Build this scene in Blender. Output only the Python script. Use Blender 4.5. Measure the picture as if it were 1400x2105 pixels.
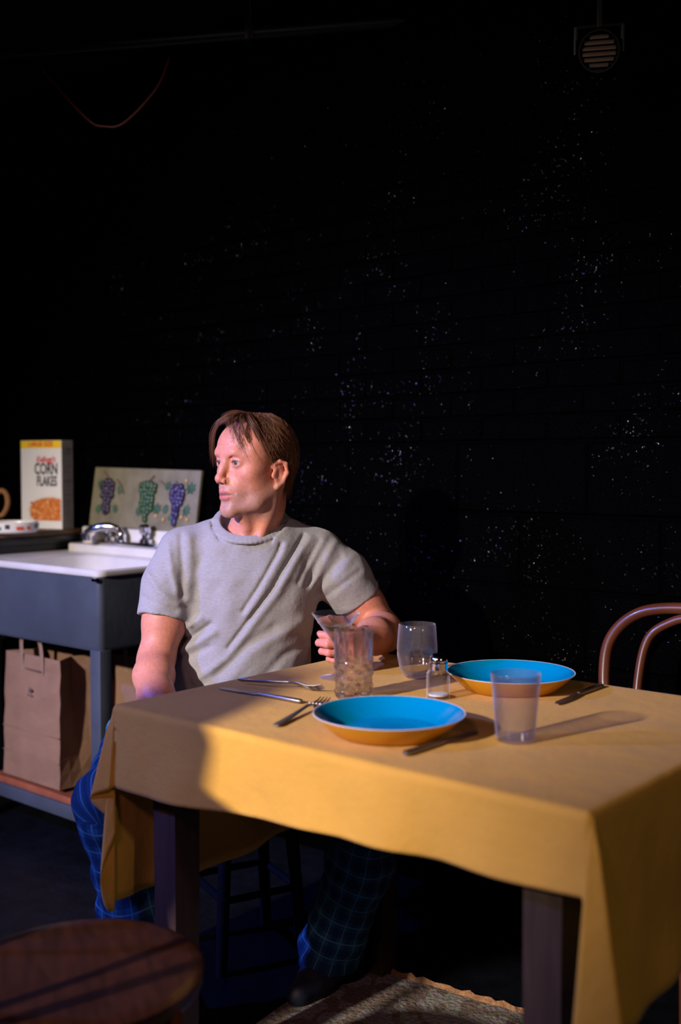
import bpy, bmesh, math, random
import numpy as np
from mathutils import Vector, Matrix, noise as mnoise

for o in list(bpy.data.objects):
    bpy.data.objects.remove(o, do_unlink=True)
SC = bpy.context.scene
COL = SC.collection
random.seed(7)
RNG = np.random.default_rng(11)
PI = math.pi

# ------------------------------------------------------------------ camera, light, exposure
cam_d = bpy.data.cameras.new('camera')
cam = bpy.data.objects.new('camera', cam_d); COL.objects.link(cam)
cam.location = (0, 0, 1.19)
cam.rotation_euler = (math.radians(90) - math.atan(99.5 / 2235), 0, 0)
cam_d.sensor_fit = 'VERTICAL'; cam_d.sensor_height = 36.0; cam_d.sensor_width = 24.0
cam_d.lens = 2235 / 2105 * 36.0
cam_d.clip_start = .05
cam_d.dof.use_dof = True
cam_d.dof.focus_distance = 2.42
cam_d.dof.aperture_fstop = 2.0
SC.camera = cam

SC.view_settings.view_transform = 'Standard'
SC.view_settings.look = 'None'
SC.view_settings.gamma = 1.0
SC.view_settings.use_curve_mapping = False
SC.view_settings.exposure = 0.0

w = bpy.data.worlds.new('world'); SC.world = w
w.use_nodes = True
w.node_tree.nodes['Background'].inputs[0].default_value = (.5, .45, .55, 1)
w.node_tree.nodes['Background'].inputs[1].default_value = 0.004

def spot(name, loc, target, power, color, size, blend, radius):
    d = bpy.data.lights.new(name, 'SPOT'); o = bpy.data.objects.new(name, d); COL.objects.link(o)
    o.location = loc
    o.rotation_euler = (Vector(target) - Vector(loc)).to_track_quat('-Z', 'Y').to_euler()
    d.energy = power; d.color = color; d.spot_size = math.radians(size); d.spot_blend = blend
    d.shadow_soft_size = radius
    return o
KEY = Vector((-3.25, -1.03, 2.65))
spot('key_spot', KEY, (-.50, 2.55, .95), 1550, (1.0, .87, .80), 40, .80, .07)
spot('blue_spot', (-2.9, 1.5, 2.3), (-.62, 2.45, .70), 470, (.10, .17, 1.0), 58, .6, .05)
spot('pink_fill_spot', (-1.0, -.6, 2.55), (-.25, 2.3, .8), 62, (1.0, .50, .60), 50, .9, .2)
spot('left_warm_spot', (-2.9, 2.1, 1.7), (-.44, 2.04, .52), 26, (1.0, .66, .36), 15, .8, .06)
spot('side_fill_spot', (2.3, -1.2, 2.3), (.45, 1.9, .75), 44, (1.0, .80, .60), 66, .9, .1)

# ------------------------------------------------------------------ room axes: D1 runs along the back wall, D2 into it
ANG = math.radians(-40.3)
D1 = np.array((math.cos(ANG), math.sin(ANG))); D2 = np.array((-math.sin(ANG), math.cos(ANG)))
def WF(a, b, h=0.0):
    p = a * D1 + b * D2
    return (float(p[0]), float(p[1]), h)
WALL_B = 2.47

# ------------------------------------------------------------------ helpers
def tag(o, label=None, cat=None, group=None, kind=None):
    if label: o['label'] = label
    if cat: o['category'] = cat
    if group: o['group'] = group
    if kind: o['kind'] = kind
    return o
def empty(name, loc=(0, 0, 0), rz=0.0):
    o = bpy.data.objects.new(name, None); COL.objects.link(o)
    o.location = loc; o.rotation_euler = (0, 0, rz); o.empty_display_size = .05
    return o
def link(name, me, parent=None, loc=None, rot=None):
    o = bpy.data.objects.new(name, me); COL.objects.link(o)
    if parent: o.parent = parent
    if loc: o.location = loc
    if rot: o.rotation_euler = rot
    return o
def copy_tree(o, parent=None):
    c = o.copy(); COL.objects.link(c); c.parent = parent
    for ch in [x for x in COL.objects if x.parent == o]:
        copy_tree(ch, c)
    return c

class MB:
    def __init__(s): s.v = []; s.f = []; s.m = []
    def add(s, vs, fs, mi=0):
        b = len(s.v); s.v += [tuple(map(float, p)) for p in vs]
        s.f += [tuple(b + i for i in f) for f in fs]; s.m += [mi] * len(fs)
        return s
    def box(s, lo, hi, mi=0, bev=0.0):
        x0, y0, z0 = lo; x1, y1, z1 = hi
        if bev <= 0:
            vs = [(x0,y0,z0),(x1,y0,z0),(x1,y1,z0),(x0,y1,z0),(x0,y0,z1),(x1,y0,z1),(x1,y1,z1),(x0,y1,z1)]
            return s.add(vs, [(0,3,2,1),(4,5,6,7),(0,1,5,4),(1,2,6,5),(2,3,7,6),(3,0,4,7)], mi)
        bm = bmesh.new(); bmesh.ops.create_cube(bm, size=1)
        for v in bm.verts:
            v.co = Vector(((x0+x1)/2 + v.co.x*(x1-x0), (y0+y1)/2 + v.co.y*(y1-y0), (z0+z1)/2 + v.co.z*(z1-z0)))
        bmesh.ops.bevel(bm, geom=bm.edges[:], offset=bev, segments=2, affect='EDGES', profile=.5)
        bm.verts.index_update()
        s.add([v.co for v in bm.verts], [[v.index for v in f.verts] for f in bm.faces], mi); bm.free()
        return s
    def loft(s, rings, mi=0, closed=True, cap0=False, cap1=False):
        n = len(rings[0]); b = len(s.v)
        vs = [p for r in rings for p in r]; fs = []
        for i in range(len(rings) - 1):
            for j in range(n if closed else n - 1):
                k = (j + 1) % n
                fs.append((i*n+j, i*n+k, (i+1)*n+k, (i+1)*n+j))
        if cap0: fs.append(tuple(reversed(range(n))))
        if cap1: fs.append(tuple((len(rings)-1)*n + j for j in range(n)))
        return s.add(vs, fs, mi)
    def lathe(s, prof, n=48, c=(0, 0, 0), mi=0, cap0=False, cap1=False, fn=None):
        rings = []
        for i, (r, z) in enumerate(prof):
            ring = []
            for j in range(n):
                a = 2*PI*j/n; rr = r if fn is None else fn(i, r, z, a)
                ring.append((c[0]+rr*math.cos(a), c[1]+rr*math.sin(a), c[2]+z))
            rings.append(ring)
        return s.loft(rings, mi, True, cap0, cap1)
    def tube(s, pts, rad, n=10, mi=0, closed=False, flat=1.0, up=None):
        P = [Vector(p) for p in pts]; m = len(P)
        if not hasattr(rad, '__len__'): rad = [rad]*m
        rings = []; nrm = None
        for i in range(m):
            if closed: t = P[(i+1) % m] - P[(i-1) % m]
            else: t = P[min(i+1, m-1)] - P[max(i-1, 0)]
            t.normalize()
            if nrm is None:
                nrm = Vector(up) if up else (Vector((0,0,1)) if abs(t.z) < .9 else Vector((1,0,0)))
            nrm = (nrm - t*nrm.dot(t)).normalized(); bn = t.cross(nrm)
            rings.append([P[i] + nrm*math.cos(2*PI*j/n)*rad[i]*flat + bn*math.sin(2*PI*j/n)*rad[i] for j in range(n)])
        if closed: rings.append(rings[0])
        return s.loft(rings, mi, True, not closed, not closed)
    def mesh(s, name, mats, smooth=True, auto=None):
        me = bpy.data.meshes.new(name); me.from_pydata(s.v, [], s.f)
        if not isinstance(mats, (list, tuple)): mats = [mats]
        for m in mats: me.materials.append(m)
        if len(mats) > 1: me.polygons.foreach_set('material_index', s.m)
        bm = bmesh.new(); bm.from_mesh(me)
        bmesh.ops.remove_doubles(bm, verts=bm.verts, dist=1e-5)
        bmesh.ops.recalc_face_normals(bm, faces=bm.faces)
        bm.to_mesh(me); bm.free()
        me.polygons.foreach_set('use_smooth', [smooth]*len(me.polygons))
        if smooth and auto: me.set_sharp_from_angle(angle=math.radians(auto))
        return me
    def build(s, name, mats, parent=None, loc=None, rot=None, smooth=True, auto=40):
        return link(name, s.mesh(name, mats, smooth, auto), parent, loc, rot)

def spline(pts, n=8, closed=False):
    P = [np.array(p, float) for p in pts]; m = len(P); out = []
    for i in range(m if closed else m-1):
        p1, p2 = P[i], P[(i+1) % m]
        p0 = P[(i-1) % m] if (closed or i > 0) else 2*p1-p2
        p3 = P[(i+2) % m] if (closed or i+2 < m) else 2*p2-p1
        for k in range(n):
            t = k/n
            out.append(.5*((2*p1)+(-p0+p2)*t+(2*p0-5*p1+4*p2-p3)*t*t+(-p0+3*p1-3*p2+p3)*t**3))
    if not closed: out.append(P[-1])
    return out

# ------------------------------------------------------------------ materials
MATS = {}
def new_mat(name):
    m = bpy.data.materials.new(name); m.use_nodes = True
    nt = m.node_tree; nt.nodes.clear()
    out = nt.nodes.new('ShaderNodeOutputMaterial')
    MATS[name] = m
    return m, nt, out
def N(nt, t, **kw):
    n = nt.nodes.new(t)
    for k, v in kw.items():
        if k in n.inputs: n.inputs[k].default_value = v
        else: setattr(n, k, v)
    return n
def pbr(name, col, rough=.5, metal=0.0, spec=.5, var=0.0, vscale=8, vcol=None, bump=0.0, bscale=60, stretch=None, coat=0.0, sheen=0.0, sss=0.0, noise_detail=4):
    m, nt, out = new_mat(name)
    b = N(nt, 'ShaderNodeBsdfPrincipled')
    b.inputs['Base Color'].default_value = (*col, 1); b.inputs['Roughness'].default_value = rough
    b.inputs['Metallic'].default_value = metal; b.inputs['Specular IOR Level'].default_value = spec
    b.inputs['Coat Weight'].default_value = coat; b.inputs['Coat Roughness'].default_value = .1
    b.inputs['Sheen Weight'].default_value = sheen
    nt.links.new(b.outputs[0], out.inputs[0])
    tc = N(nt, 'ShaderNodeTexCoord'); src = tc.outputs['Object']
    if stretch:
        mp = N(nt, 'ShaderNodeMapping'); mp.inputs['Scale'].default_value = stretch
        nt.links.new(src, mp.inputs[0]); src = mp.outputs[0]
    if var > 0 or vcol:
        nz = N(nt, 'ShaderNodeTexNoise', Scale=vscale, Detail=noise_detail)
        nt.links.new(src, nz.inputs['Vector'])
        mx = N(nt, 'ShaderNodeMix', data_type='RGBA')
        c2 = vcol if vcol else tuple(c*(1-var) for c in col)
        mx.inputs[6].default_value = (*col, 1); mx.inputs[7].default_value = (*c2, 1)
        rp = N(nt, 'ShaderNodeMapRange'); rp.inputs[1].default_value = .35; rp.inputs[2].default_value = .65
        nt.links.new(nz.outputs[0], rp.inputs[0]); nt.links.new(rp.outputs[0], mx.inputs[0])
        nt.links.new(mx.outputs[2], b.inputs['Base Color'])
    if bump > 0:
        nb = N(nt, 'ShaderNodeTexNoise', Scale=bscale, Detail=3.0)
        nt.links.new(src, nb.inputs['Vector'])
        bp = N(nt, 'ShaderNodeBump', Strength=bump, Distance=.01)
        nt.links.new(nb.outputs[0], bp.inputs['Height']); nt.links.new(bp.outputs[0], b.inputs['Normal'])
    return m
def glassy(name, tint, edge, gloss=1.0, rough=.02, veil=.005, edge_veil=.35):
    """thin clear wall: light passes straight through, the wall darkens and reflects towards its edges"""
    m, nt, out = new_mat(name)
    tr = N(nt, 'ShaderNodeBsdfTransparent'); gl = N(nt, 'ShaderNodeBsdfGlossy'); gl.inputs['Roughness'].default_value = rough
    gl.inputs['Color'].default_value = (gloss, gloss, gloss, 1)
    lw = N(nt, 'ShaderNodeLayerWeight', Blend=.5)
    mx = N(nt, 'ShaderNodeMix', data_type='RGBA'); mx.inputs[6].default_value = (*tint, 1); mx.inputs[7].default_value = (*edge, 1)
    nt.links.new(lw.outputs['Facing'], mx.inputs[0]); nt.links.new(mx.outputs[2], tr.inputs[0])
    f5 = N(nt, 'ShaderNodeMath', operation='POWER'); f5.inputs[1].default_value = 5.0; nt.links.new(lw.outputs['Facing'], f5.inputs[0])
    fr = N(nt, 'ShaderNodeMath', operation='MULTIPLY_ADD'); fr.inputs[1].default_value = .9; fr.inputs[2].default_value = .045; nt.links.new(f5.outputs[0], fr.inputs[0])
    ms = N(nt, 'ShaderNodeMixShader')
    nt.links.new(fr.outputs[0], ms.inputs[0]); nt.links.new(tr.outputs[0], ms.inputs[1]); nt.links.new(gl.outputs[0], ms.inputs[2])
    pw = N(nt, 'ShaderNodeMath', operation='POWER'); pw.inputs[1].default_value = 5.0; nt.links.new(lw.outputs['Facing'], pw.inputs[0])
    vm = N(nt, 'ShaderNodeMath', operation='MULTIPLY_ADD'); vm.inputs[1].default_value = edge_veil; vm.inputs[2].default_value = veil; nt.links.new(pw.outputs[0], vm.inputs[0])
    df = N(nt, 'ShaderNodeBsdfDiffuse'); df.inputs['Color'].default_value = (.85, .82, .85, 1)      # faint scatter in the wall
    mv = N(nt, 'ShaderNodeMixShader'); nt.links.new(vm.outputs[0], mv.inputs[0])
    nt.links.new(ms.outputs[0], mv.inputs[1]); nt.links.new(df.outputs[0], mv.inputs[2])
    nt.links.new(mv.outputs[0], out.inputs[0])
    return m

def wall_paint(name, base):
    m, nt, out = new_mat(name)
    b = N(nt, 'ShaderNodeBsdfPrincipled'); nt.links.new(b.outputs[0], out.inputs[0]); b.inputs['Base Color'].default_value = (*base, 1)
    tc = N(nt, 'ShaderNodeNewGeometry'); src = tc.outputs['Position']
    n1 = N(nt, 'ShaderNodeTexNoise', Scale=120.0, Detail=2.0); n2 = N(nt, 'ShaderNodeTexNoise', Scale=4.5, Detail=3.0)
    n3 = N(nt, 'ShaderNodeTexNoise', Scale=230.0, Detail=1.0)
    for n_ in (n1, n2, n3): nt.links.new(src, n_.inputs['Vector'])
    ad = N(nt, 'ShaderNodeMath', operation='MULTIPLY_ADD'); ad.inputs[1].default_value = .45; nt.links.new(n2.outputs[0], ad.inputs[0]); nt.links.new(n1.outputs[0], ad.inputs[2])
    mr = N(nt, 'ShaderNodeMapRange'); mr.inputs[1].default_value = .94; mr.inputs[2].default_value = .985; nt.links.new(ad.outputs[0], mr.inputs[0])   # where drips of gloss stand
    sp = N(nt, 'ShaderNodeMapRange'); sp.inputs[3].default_value = .004; sp.inputs[4].default_value = .9; nt.links.new(mr.outputs[0], sp.inputs[0]); nt.links.new(sp.outputs[0], b.inputs['Specular IOR Level'])
    ro = N(nt, 'ShaderNodeMapRange'); ro.inputs[3].default_value = .45; ro.inputs[4].default_value = .16; nt.links.new(mr.outputs[0], ro.inputs[0]); nt.links.new(ro.outputs[0], b.inputs['Roughness'])
    bp = N(nt, 'ShaderNodeBump', Strength=.7, Distance=.006); nt.links.new(n3.outputs[0], bp.inputs['Height'])
    b2 = N(nt, 'ShaderNodeBump', Strength=.35, Distance=.01); nt.links.new(n1.outputs[0], b2.inputs['Height']); nt.links.new(bp.outputs[0], b2.inputs['Normal']); nt.links.new(b2.outputs[0], b.inputs['Normal'])
wall_paint('black_paint', (.0006, .0006, .0007))
pbr('black_mortar', (.0005, .0005, .0005), rough=.6, spec=.003)
pbr('black_ceiling', (.006, .006, .007), rough=.8, spec=.1)
pbr('black_floor', (.004, .005, .0075), rough=.5, spec=.15, var=.5, vscale=14, bump=.25, bscale=45)
pbr('pipe_black', (.008, .008, .009), rough=.45, spec=.4)
pbr('cable_red', (.22, .012, .008), rough=.5)
pbr('lamp_lens', (.22, .17, .15), rough=.3, metal=.6)
pbr('sink_grey', (.052, .064, .084), rough=.45, var=.25, vscale=5, bump=.06, bscale=40)
pbr('enamel_white', (.62, .60, .55), rough=.22, var=.12, vscale=7)
pbr('enamel_edge', (.55, .56, .58), rough=.25)
pbr('chrome', (.72, .72, .74), rough=.12, metal=1.0)
pbr('steel', (.27, .25, .245), rough=.42, metal=1.0)
pbr('counter_wood', (.17, .085, .038), rough=.45, var=.5, vscale=5, stretch=(1, 8, 1))
pbr('counter_black', (.008, .008, .008), rough=.4)
pbr('box_white', (.72, .71, .70), rough=.5)
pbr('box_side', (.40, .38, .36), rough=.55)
pbr('print_yellow', (.85, .56, .02), rough=.5)
pbr('print_red', (.62, .02, .03), rough=.5)
pbr('print_black', (.02, .02, .02), rough=.5)
pbr('print_grey', (.20, .19, .18), rough=.6)
pbr('print_flakes', (.72, .24, .055), rough=.5, vcol=(.42, .11, .02), vscale=70)
pbr('print_bowl', (.66, .62, .58), rough=.5)
pbr('board_beige', (.185, .165, .095), rough=.6, var=.28, vscale=16, bump=.2, bscale=40)
pbr('grape_purple', (.018, .010, .026), rough=.4)
pbr('grape_blue', (.026, .018, .070), rough=.4)
pbr('grape_green', (.020, .060, .016), rough=.4)
pbr('leaf_green', (.04, .105, .045), rough=.5, var=.4, vscale=40)
pbr('twig_brown', (.12, .075, .04), rough=.6)
pbr('fruit_orange', (.42, .25, .08), rough=.5)
pbr('dish_white', (.74, .73, .71), rough=.3)
pbr('dish_red', (.70, .09, .03), rough=.35)
pbr('dish_teal', (.05, .22, .20), rough=.35)
pbr('wicker', (.33, .15, .05), rough=.6, bump=.6, bscale=70)
pbr('kraft', (.215, .120, .066), rough=.7, var=.18, vscale=9, bump=.25, bscale=22)
pbr('kraft_handle', (.20, .12, .07), rough=.75)
pbr('kraft_ink', (.07, .04, .028), rough=.7)
pbr('tray_red', (.26, .075, .032), rough=.5, var=.3, vscale=12)
pbr('block_pine', (.55, .40, .22), rough=.6)
pbr('wood_dark', (.052, .029, .019), rough=.45, var=.4, vscale=6, stretch=(10, 10, 1))
pbr('bentwood', (.14, .040, .016), rough=.28, var=.4, vscale=5, coat=.4)
pbr('seat_wood', (.036, .0105, .005), rough=.4, spec=.3, var=.45, vscale=7, stretch=(2, 9, 2), coat=.12)
pbr('plate_blue', (.0, .235, .46), rough=.12, coat=.5)
pbr('plate_yellow', (.62, .30, .015), rough=.3)
pbr('stool_dark', (.010, .007, .006), rough=.6, spec=.2)
pbr('slipper', (.012, .016, .03), rough=.6)
glassy('glass_clear', (.97, .97, .97), (.76, .75, .78), edge_veil=.6)
glassy('plastic_clear', (.92, .905, .92), (.66, .63, .67), rough=.08, veil=.022)
m, nt, out = new_mat('crystal')
g_ = N(nt, 'ShaderNodeBsdfGlass', IOR=1.48, Roughness=.0); g_.inputs['Color'].default_value = (.98, .97, .98, 1)
t_ = N(nt, 'ShaderNodeBsdfTransparent'); t_.inputs[0].default_value = (.93, .92, .94, 1)
mx = N(nt, 'ShaderNodeMixShader'); mx.inputs[0].default_value = .72
d_ = N(nt, 'ShaderNodeBsdfDiffuse'); d_.inputs[0].default_value = (.85, .82, .85, 1); m2_ = N(nt, 'ShaderNodeMixShader'); m2_.inputs[0].default_value = .008
nt.links.new(t_.outputs[0], mx.inputs[1]); nt.links.new(g_.outputs[0], mx.inputs[2]); nt.links.new(mx.outputs[0], m2_.inputs[1]); nt.links.new(d_.outputs[0], m2_.inputs[2]); nt.links.new(m2_.outputs[0], out.inputs[0])
pbr('salt', (.75, .74, .72), rough=.8)
# cloth: plain weave
def cloth_mat(name, col, var, weave=900, sheen=.1, rough=.85):
    m = pbr(name, col, rough=rough, spec=.15, var=var, vscale=6, sheen=sheen)
    nt = m.node_tree; b = [n for n in nt.nodes if n.type == 'BSDF_PRINCIPLED'][0]
    tc = N(nt, 'ShaderNodeTexCoord')
    n1 = N(nt, 'ShaderNodeTexNoise', Scale=9.0, Detail=5.0, Roughness=.6); nt.links.new(tc.outputs['Object'], n1.inputs['Vector'])
    n2 = N(nt, 'ShaderNodeTexNoise', Scale=float(weave), Detail=1.0); nt.links.new(tc.outputs['Object'], n2.inputs['Vector'])
    b1 = N(nt, 'ShaderNodeBump', Strength=.22, Distance=.03); b2 = N(nt, 'ShaderNodeBump', Strength=.25, Distance=.001)
    nt.links.new(n1.outputs[0], b1.inputs['Height']); nt.links.new(n2.outputs[0], b2.inputs['Height'])
    nt.links.new(b1.outputs[0], b2.inputs['Normal']); nt.links.new(b2.outputs[0], b.inputs['Normal'])
    return m
cloth_mat('tablecloth_yellow', (.63, .335, .048), .10, sheen=.07)
m = cloth_mat('shirt_grey', (.33, .32, .325), 0, weave=500, sheen=.2)
nt = m.node_tree; b = [n for n in nt.nodes if n.type == 'BSDF_PRINCIPLED'][0]
tc = N(nt, 'ShaderNodeTexCoord'); mp = N(nt, 'ShaderNodeMapping'); mp.inputs['Scale'].default_value = (1, 1, 5)
nz = N(nt, 'ShaderNodeTexNoise', Scale=110.0, Detail=3.0)
mx = N(nt, 'ShaderNodeMix', data_type='RGBA'); mx.inputs[6].default_value = (.215, .21, .222, 1); mx.inputs[7].default_value = (.36, .352, .368, 1)
nt.links.new(tc.outputs['Object'], mp.inputs[0]); nt.links.new(mp.outputs[0], nz.inputs['Vector'])
nt.links.new(nz.outputs[0], mx.inputs[0]); nt.links.new(mx.outputs[2], b.inputs['Base Color'])

# skin, eyes and hair take their own colouring from a point attribute
def attr_mat(name, rough, spec, sss=0.0, noise_amt=.12, nscale=160, bump=.0):
    m, nt, out = new_mat(name)
    b = N(nt, 'ShaderNodeBsdfPrincipled'); nt.links.new(b.outputs[0], out.inputs[0])
    b.inputs['Roughness'].default_value = rough; b.inputs['Specular IOR Level'].default_value = spec
    if sss:
        b.inputs['Subsurface Weight'].default_value = sss
        b.inputs['Subsurface Radius'].default_value = (.8, .3, .15); b.inputs['Subsurface Scale'].default_value = .008
    at = N(nt, 'ShaderNodeAttribute', attribute_name='col')
    tc = N(nt, 'ShaderNodeTexCoord'); nz = N(nt, 'ShaderNodeTexNoise', Scale=float(nscale), Detail=3.0)
    nt.links.new(tc.outputs['Object'], nz.inputs['Vector'])
    mr = N(nt, 'ShaderNodeMapRange'); mr.inputs[1].default_value = .3; mr.inputs[2].default_value = .7
    mr.inputs[3].default_value = 1-noise_amt; mr.inputs[4].default_value = 1+noise_amt
    nt.links.new(nz.outputs[0], mr.inputs[0])
    mx = N(nt, 'ShaderNodeMix', data_type='RGBA', blend_type='MULTIPLY'); mx.inputs[0].default_value = 1
    nt.links.new(at.outputs['Color'], mx.inputs[6]); nt.links.new(mr.outputs[0], mx.inputs[7])
    nt.links.new(mx.outputs[2], b.inputs['Base Color'])
    if bump:
        bp = N(nt, 'ShaderNodeBump', Strength=bump, Distance=.002)
        nt.links.new(nz.outputs[0], bp.inputs['Height']); nt.links.new(bp.outputs[0], b.inputs['Normal'])
    return m
attr_mat('skin', .5, .35, sss=.25, noise_amt=.10, nscale=140, bump=.15)
attr_mat('eye', .08, .6, noise_amt=0)
attr_mat('hair', .42, .5, noise_amt=.2, nscale=300)

# plaid trousers: stripes follow the leg (attribute 'plaid' = metres along, metres around)
m, nt, out = new_mat('plaid')
b = N(nt, 'ShaderNodeBsdfPrincipled'); nt.links.new(b.outputs[0], out.inputs[0]); b.inputs['Roughness'].default_value = .85
b.inputs['Specular IOR Level'].default_value = .15
at = N(nt, 'ShaderNodeAttribute', attribute_name='plaid'); sp = N(nt, 'ShaderNodeSeparateXYZ'); nt.links.new(at.outputs['Vector'], sp.inputs[0])
def stripe(sock, period, width, off=0.0):
    a = N(nt, 'ShaderNodeMath', operation='ADD'); a.inputs[1].default_value = off; nt.links.new(sock, a.inputs[0])
    d = N(nt, 'ShaderNodeMath', operation='PINGPONG'); d.inputs[1].default_value = period/2; nt.links.new(a.outputs[0], d.inputs[0])
    c = N(nt, 'ShaderNodeMath', operation='LESS_THAN'); c.inputs[1].default_value = width/2; nt.links.new(d.outputs[0], c.inputs[0])
    return c.outputs[0]
def mixc(fac, a_sock, col):
    mx = N(nt, 'ShaderNodeMix', data_type='RGBA'); mx.inputs[7].default_value = (*col, 1)
    f = N(nt, 'ShaderNodeMath', operation='MULTIPLY'); f.inputs[1].default_value = .6; nt.links.new(fac, f.inputs[0])
    nt.links.new(f.outputs[0], mx.inputs[0]); nt.links.new(a_sock, mx.inputs[6]); return mx.outputs[2]
base = N(nt, 'ShaderNodeRGB'); base.outputs[0].default_value = (.012, .10, .16, 1)
s_ = base.outputs[0]
s_ = mixc(stripe(sp.outputs[0], .044, .019), s_, (.006, .020, .06)); s_ = mixc(stripe(sp.outputs[1], .044, .019), s_, (.006, .020, .06))
s_ = mixc(stripe(sp.outputs[0], .044, .0032, .022), s_, (.14, .28, .38)); s_ = mixc(stripe(sp.outputs[1], .044, .0032, .022), s_, (.14, .28, .38))
nt.links.new(s_, b.inputs['Base Color'])

# rug: woven mottled ground
m, nt, out = new_mat('rug')
b = N(nt, 'ShaderNodeBsdfPrincipled'); nt.links.new(b.outputs[0], out.inputs[0]); b.inputs['Roughness'].default_value = .95
tc = N(nt, 'ShaderNodeTexCoord'); vo = N(nt, 'ShaderNodeTexVoronoi', Scale=9.0); vo.feature = 'DISTANCE_TO_EDGE'
nz = N(nt, 'ShaderNodeTexNoise', Scale=90.0, Detail=3.0); nd = N(nt, 'ShaderNodeTexNoise', Scale=6.0)
ad = N(nt, 'ShaderNodeMixRGB'); ad.inputs[0].default_value = .25
nt.links.new(tc.outputs['Object'], nd.inputs['Vector']); nt.links.new(tc.outputs['Object'], ad.inputs[1]); nt.links.new(nd.outputs['Color'], ad.inputs[2])
nt.links.new(ad.outputs[0], vo.inputs['Vector']); nt.links.new(tc.outputs['Object'], nz.inputs['Vector'])
lt = N(nt, 'ShaderNodeMath', operation='LESS_THAN'); lt.inputs[1].default_value = .09; nt.links.new(vo.outputs['Distance'], lt.inputs[0])
mx = N(nt, 'ShaderNodeMix', data_type='RGBA'); mx.inputs[6].default_value = (.50, .47, .40, 1); mx.inputs[7].default_value = (.32, .24, .17, 1)
nt.links.new(lt.outputs[0], mx.inputs[0])
m2 = N(nt, 'ShaderNodeMix', data_type='RGBA', blend_type='MULTIPLY'); m2.inputs[0].default_value = .8
nt.links.new(mx.outputs[2], m2.inputs[6]); nt.links.new(nz.outputs['Color'], m2.inputs[7]); nt.links.new(m2.outputs[2], b.inputs['Base Color'])
bp = N(nt, 'ShaderNodeBump', Strength=.8, Distance=.006); nt.links.new(nz.outputs[0], bp.inputs['Height']); nt.links.new(bp.outputs[0], b.inputs['Normal'])
pbr('rug_edge', (.42, .21, .09), rough=.95, bump=.8, bscale=120, var=.4, vscale=60)
M = MATS

# ================================================================== THE SETTING
CEIL = 2.62
fl = MB().box((-5.2, -2.6, -.1), (3.2, WALL_B + .2, 0)).build('floor', M['black_floor'], None, (0, 0, 0), (0, 0, ANG), smooth=False)
tag(fl, 'black painted stage floor', kind='structure')
ce = MB().box((-5.2, -2.6, CEIL), (3.2, WALL_B + .2, CEIL + .1)).build('ceiling', M['black_ceiling'], None, (0, 0, 0), (0, 0, ANG), smooth=False)
tag(ce, 'black ceiling above the stage', kind='structure')
wl = MB().box((-5.3, -2.6, 0), (-5.2, WALL_B + .2, CEIL)).build('wall_left', M['black_paint'], None, (0, 0, 0), (0, 0, ANG), smooth=False)
tag(wl, 'black painted side wall', kind='structure')
wb = MB().box((-5.2, WALL_B + .007, 0), (3.2, WALL_B + .2, CEIL)).build('wall_back', M['black_mortar'], None, (0, 0, 0), (0, 0, ANG), smooth=False)
tag(wb, 'glossy black wall, concrete block below and brick above', kind='structure')

def brick_mesh(w_, h_, seed):
    r = random.Random(seed); g = .004; c = .005
    def q(x, y, z): return (x + r.uniform(-.0012, .0012), y + r.uniform(-.0018, .0012), z + r.uniform(-.0012, .0012))
    x0, x1, z0, z1 = g, w_ - g, g, h_ - g
    back = [(x0, .0075, z0), (x1, .0075, z0), (x1, .0075, z1), (x0, .0075, z1)]
    mid = [q(x0, .003, z0), q(x1, .003, z0), q(x1, .003, z1), q(x0, .003, z1)]
    fr = [q(x0+c, 0, z0+c), q(x1-c, 0, z0+c), q(x1-c, 0, z1-c), q(x0+c, 0, z1-c)]
    return MB().loft([back, mid, fr], cap1=True)
BW, BH, KW, KH = .2, .0655, .39, .19
Z_SPLIT = 1.248
bvar = [brick_mesh(BW, BH, 100+i).mesh('brick', M['black_paint'], smooth=False) for i in range(4)]
kvar = [brick_mesh(KW, KH, 200+i).mesh('block', M['black_paint'], smooth=False) for i in range(4)]
rest_b = MB(); rest_k = MB()
def stuff_piece(mb, me, x, z):
    mb.add([(v.co.x + x, v.co.y + WALL_B, v.co.z + z) for v in me.vertices], [tuple(p.vertices) for p in me.polygons])
row = 0; z = Z_SPLIT
while z + BH <= CEIL + .001:
    x = -5.2 + (BW/2 if row % 2 else 0)
    while x + BW <= 3.2:
        me = random.choice(bvar)
        if -3.98 < x + BW/2 < -1.03 and z < 2.53:
            link('brick', me, wb, (x, WALL_B, z))
        else: stuff_piece(rest_b, me, x, z)
        x += BW
    row += 1; z += BH
row = 0; z = Z_SPLIT - KH
while z > -.12:
    x = -5.185 + (KW/2 if row % 2 else 0)
    while x + KW <= 3.2:
        me = random.choice(kvar)
        if z < 0:
            pass
        elif -4.1 < x + KW/2 < -.9: link('block', me, wb, (x, WALL_B, z))
        else: stuff_piece(rest_k, me, x, z)
        x += KW
    row += 1; z -= KH
tag(rest_b.build('brick_field', M['black_paint'], wb, smooth=False), kind='stuff')
tag(rest_k.build('block_field', M['black_paint'], wb, smooth=False), kind='stuff')

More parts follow.
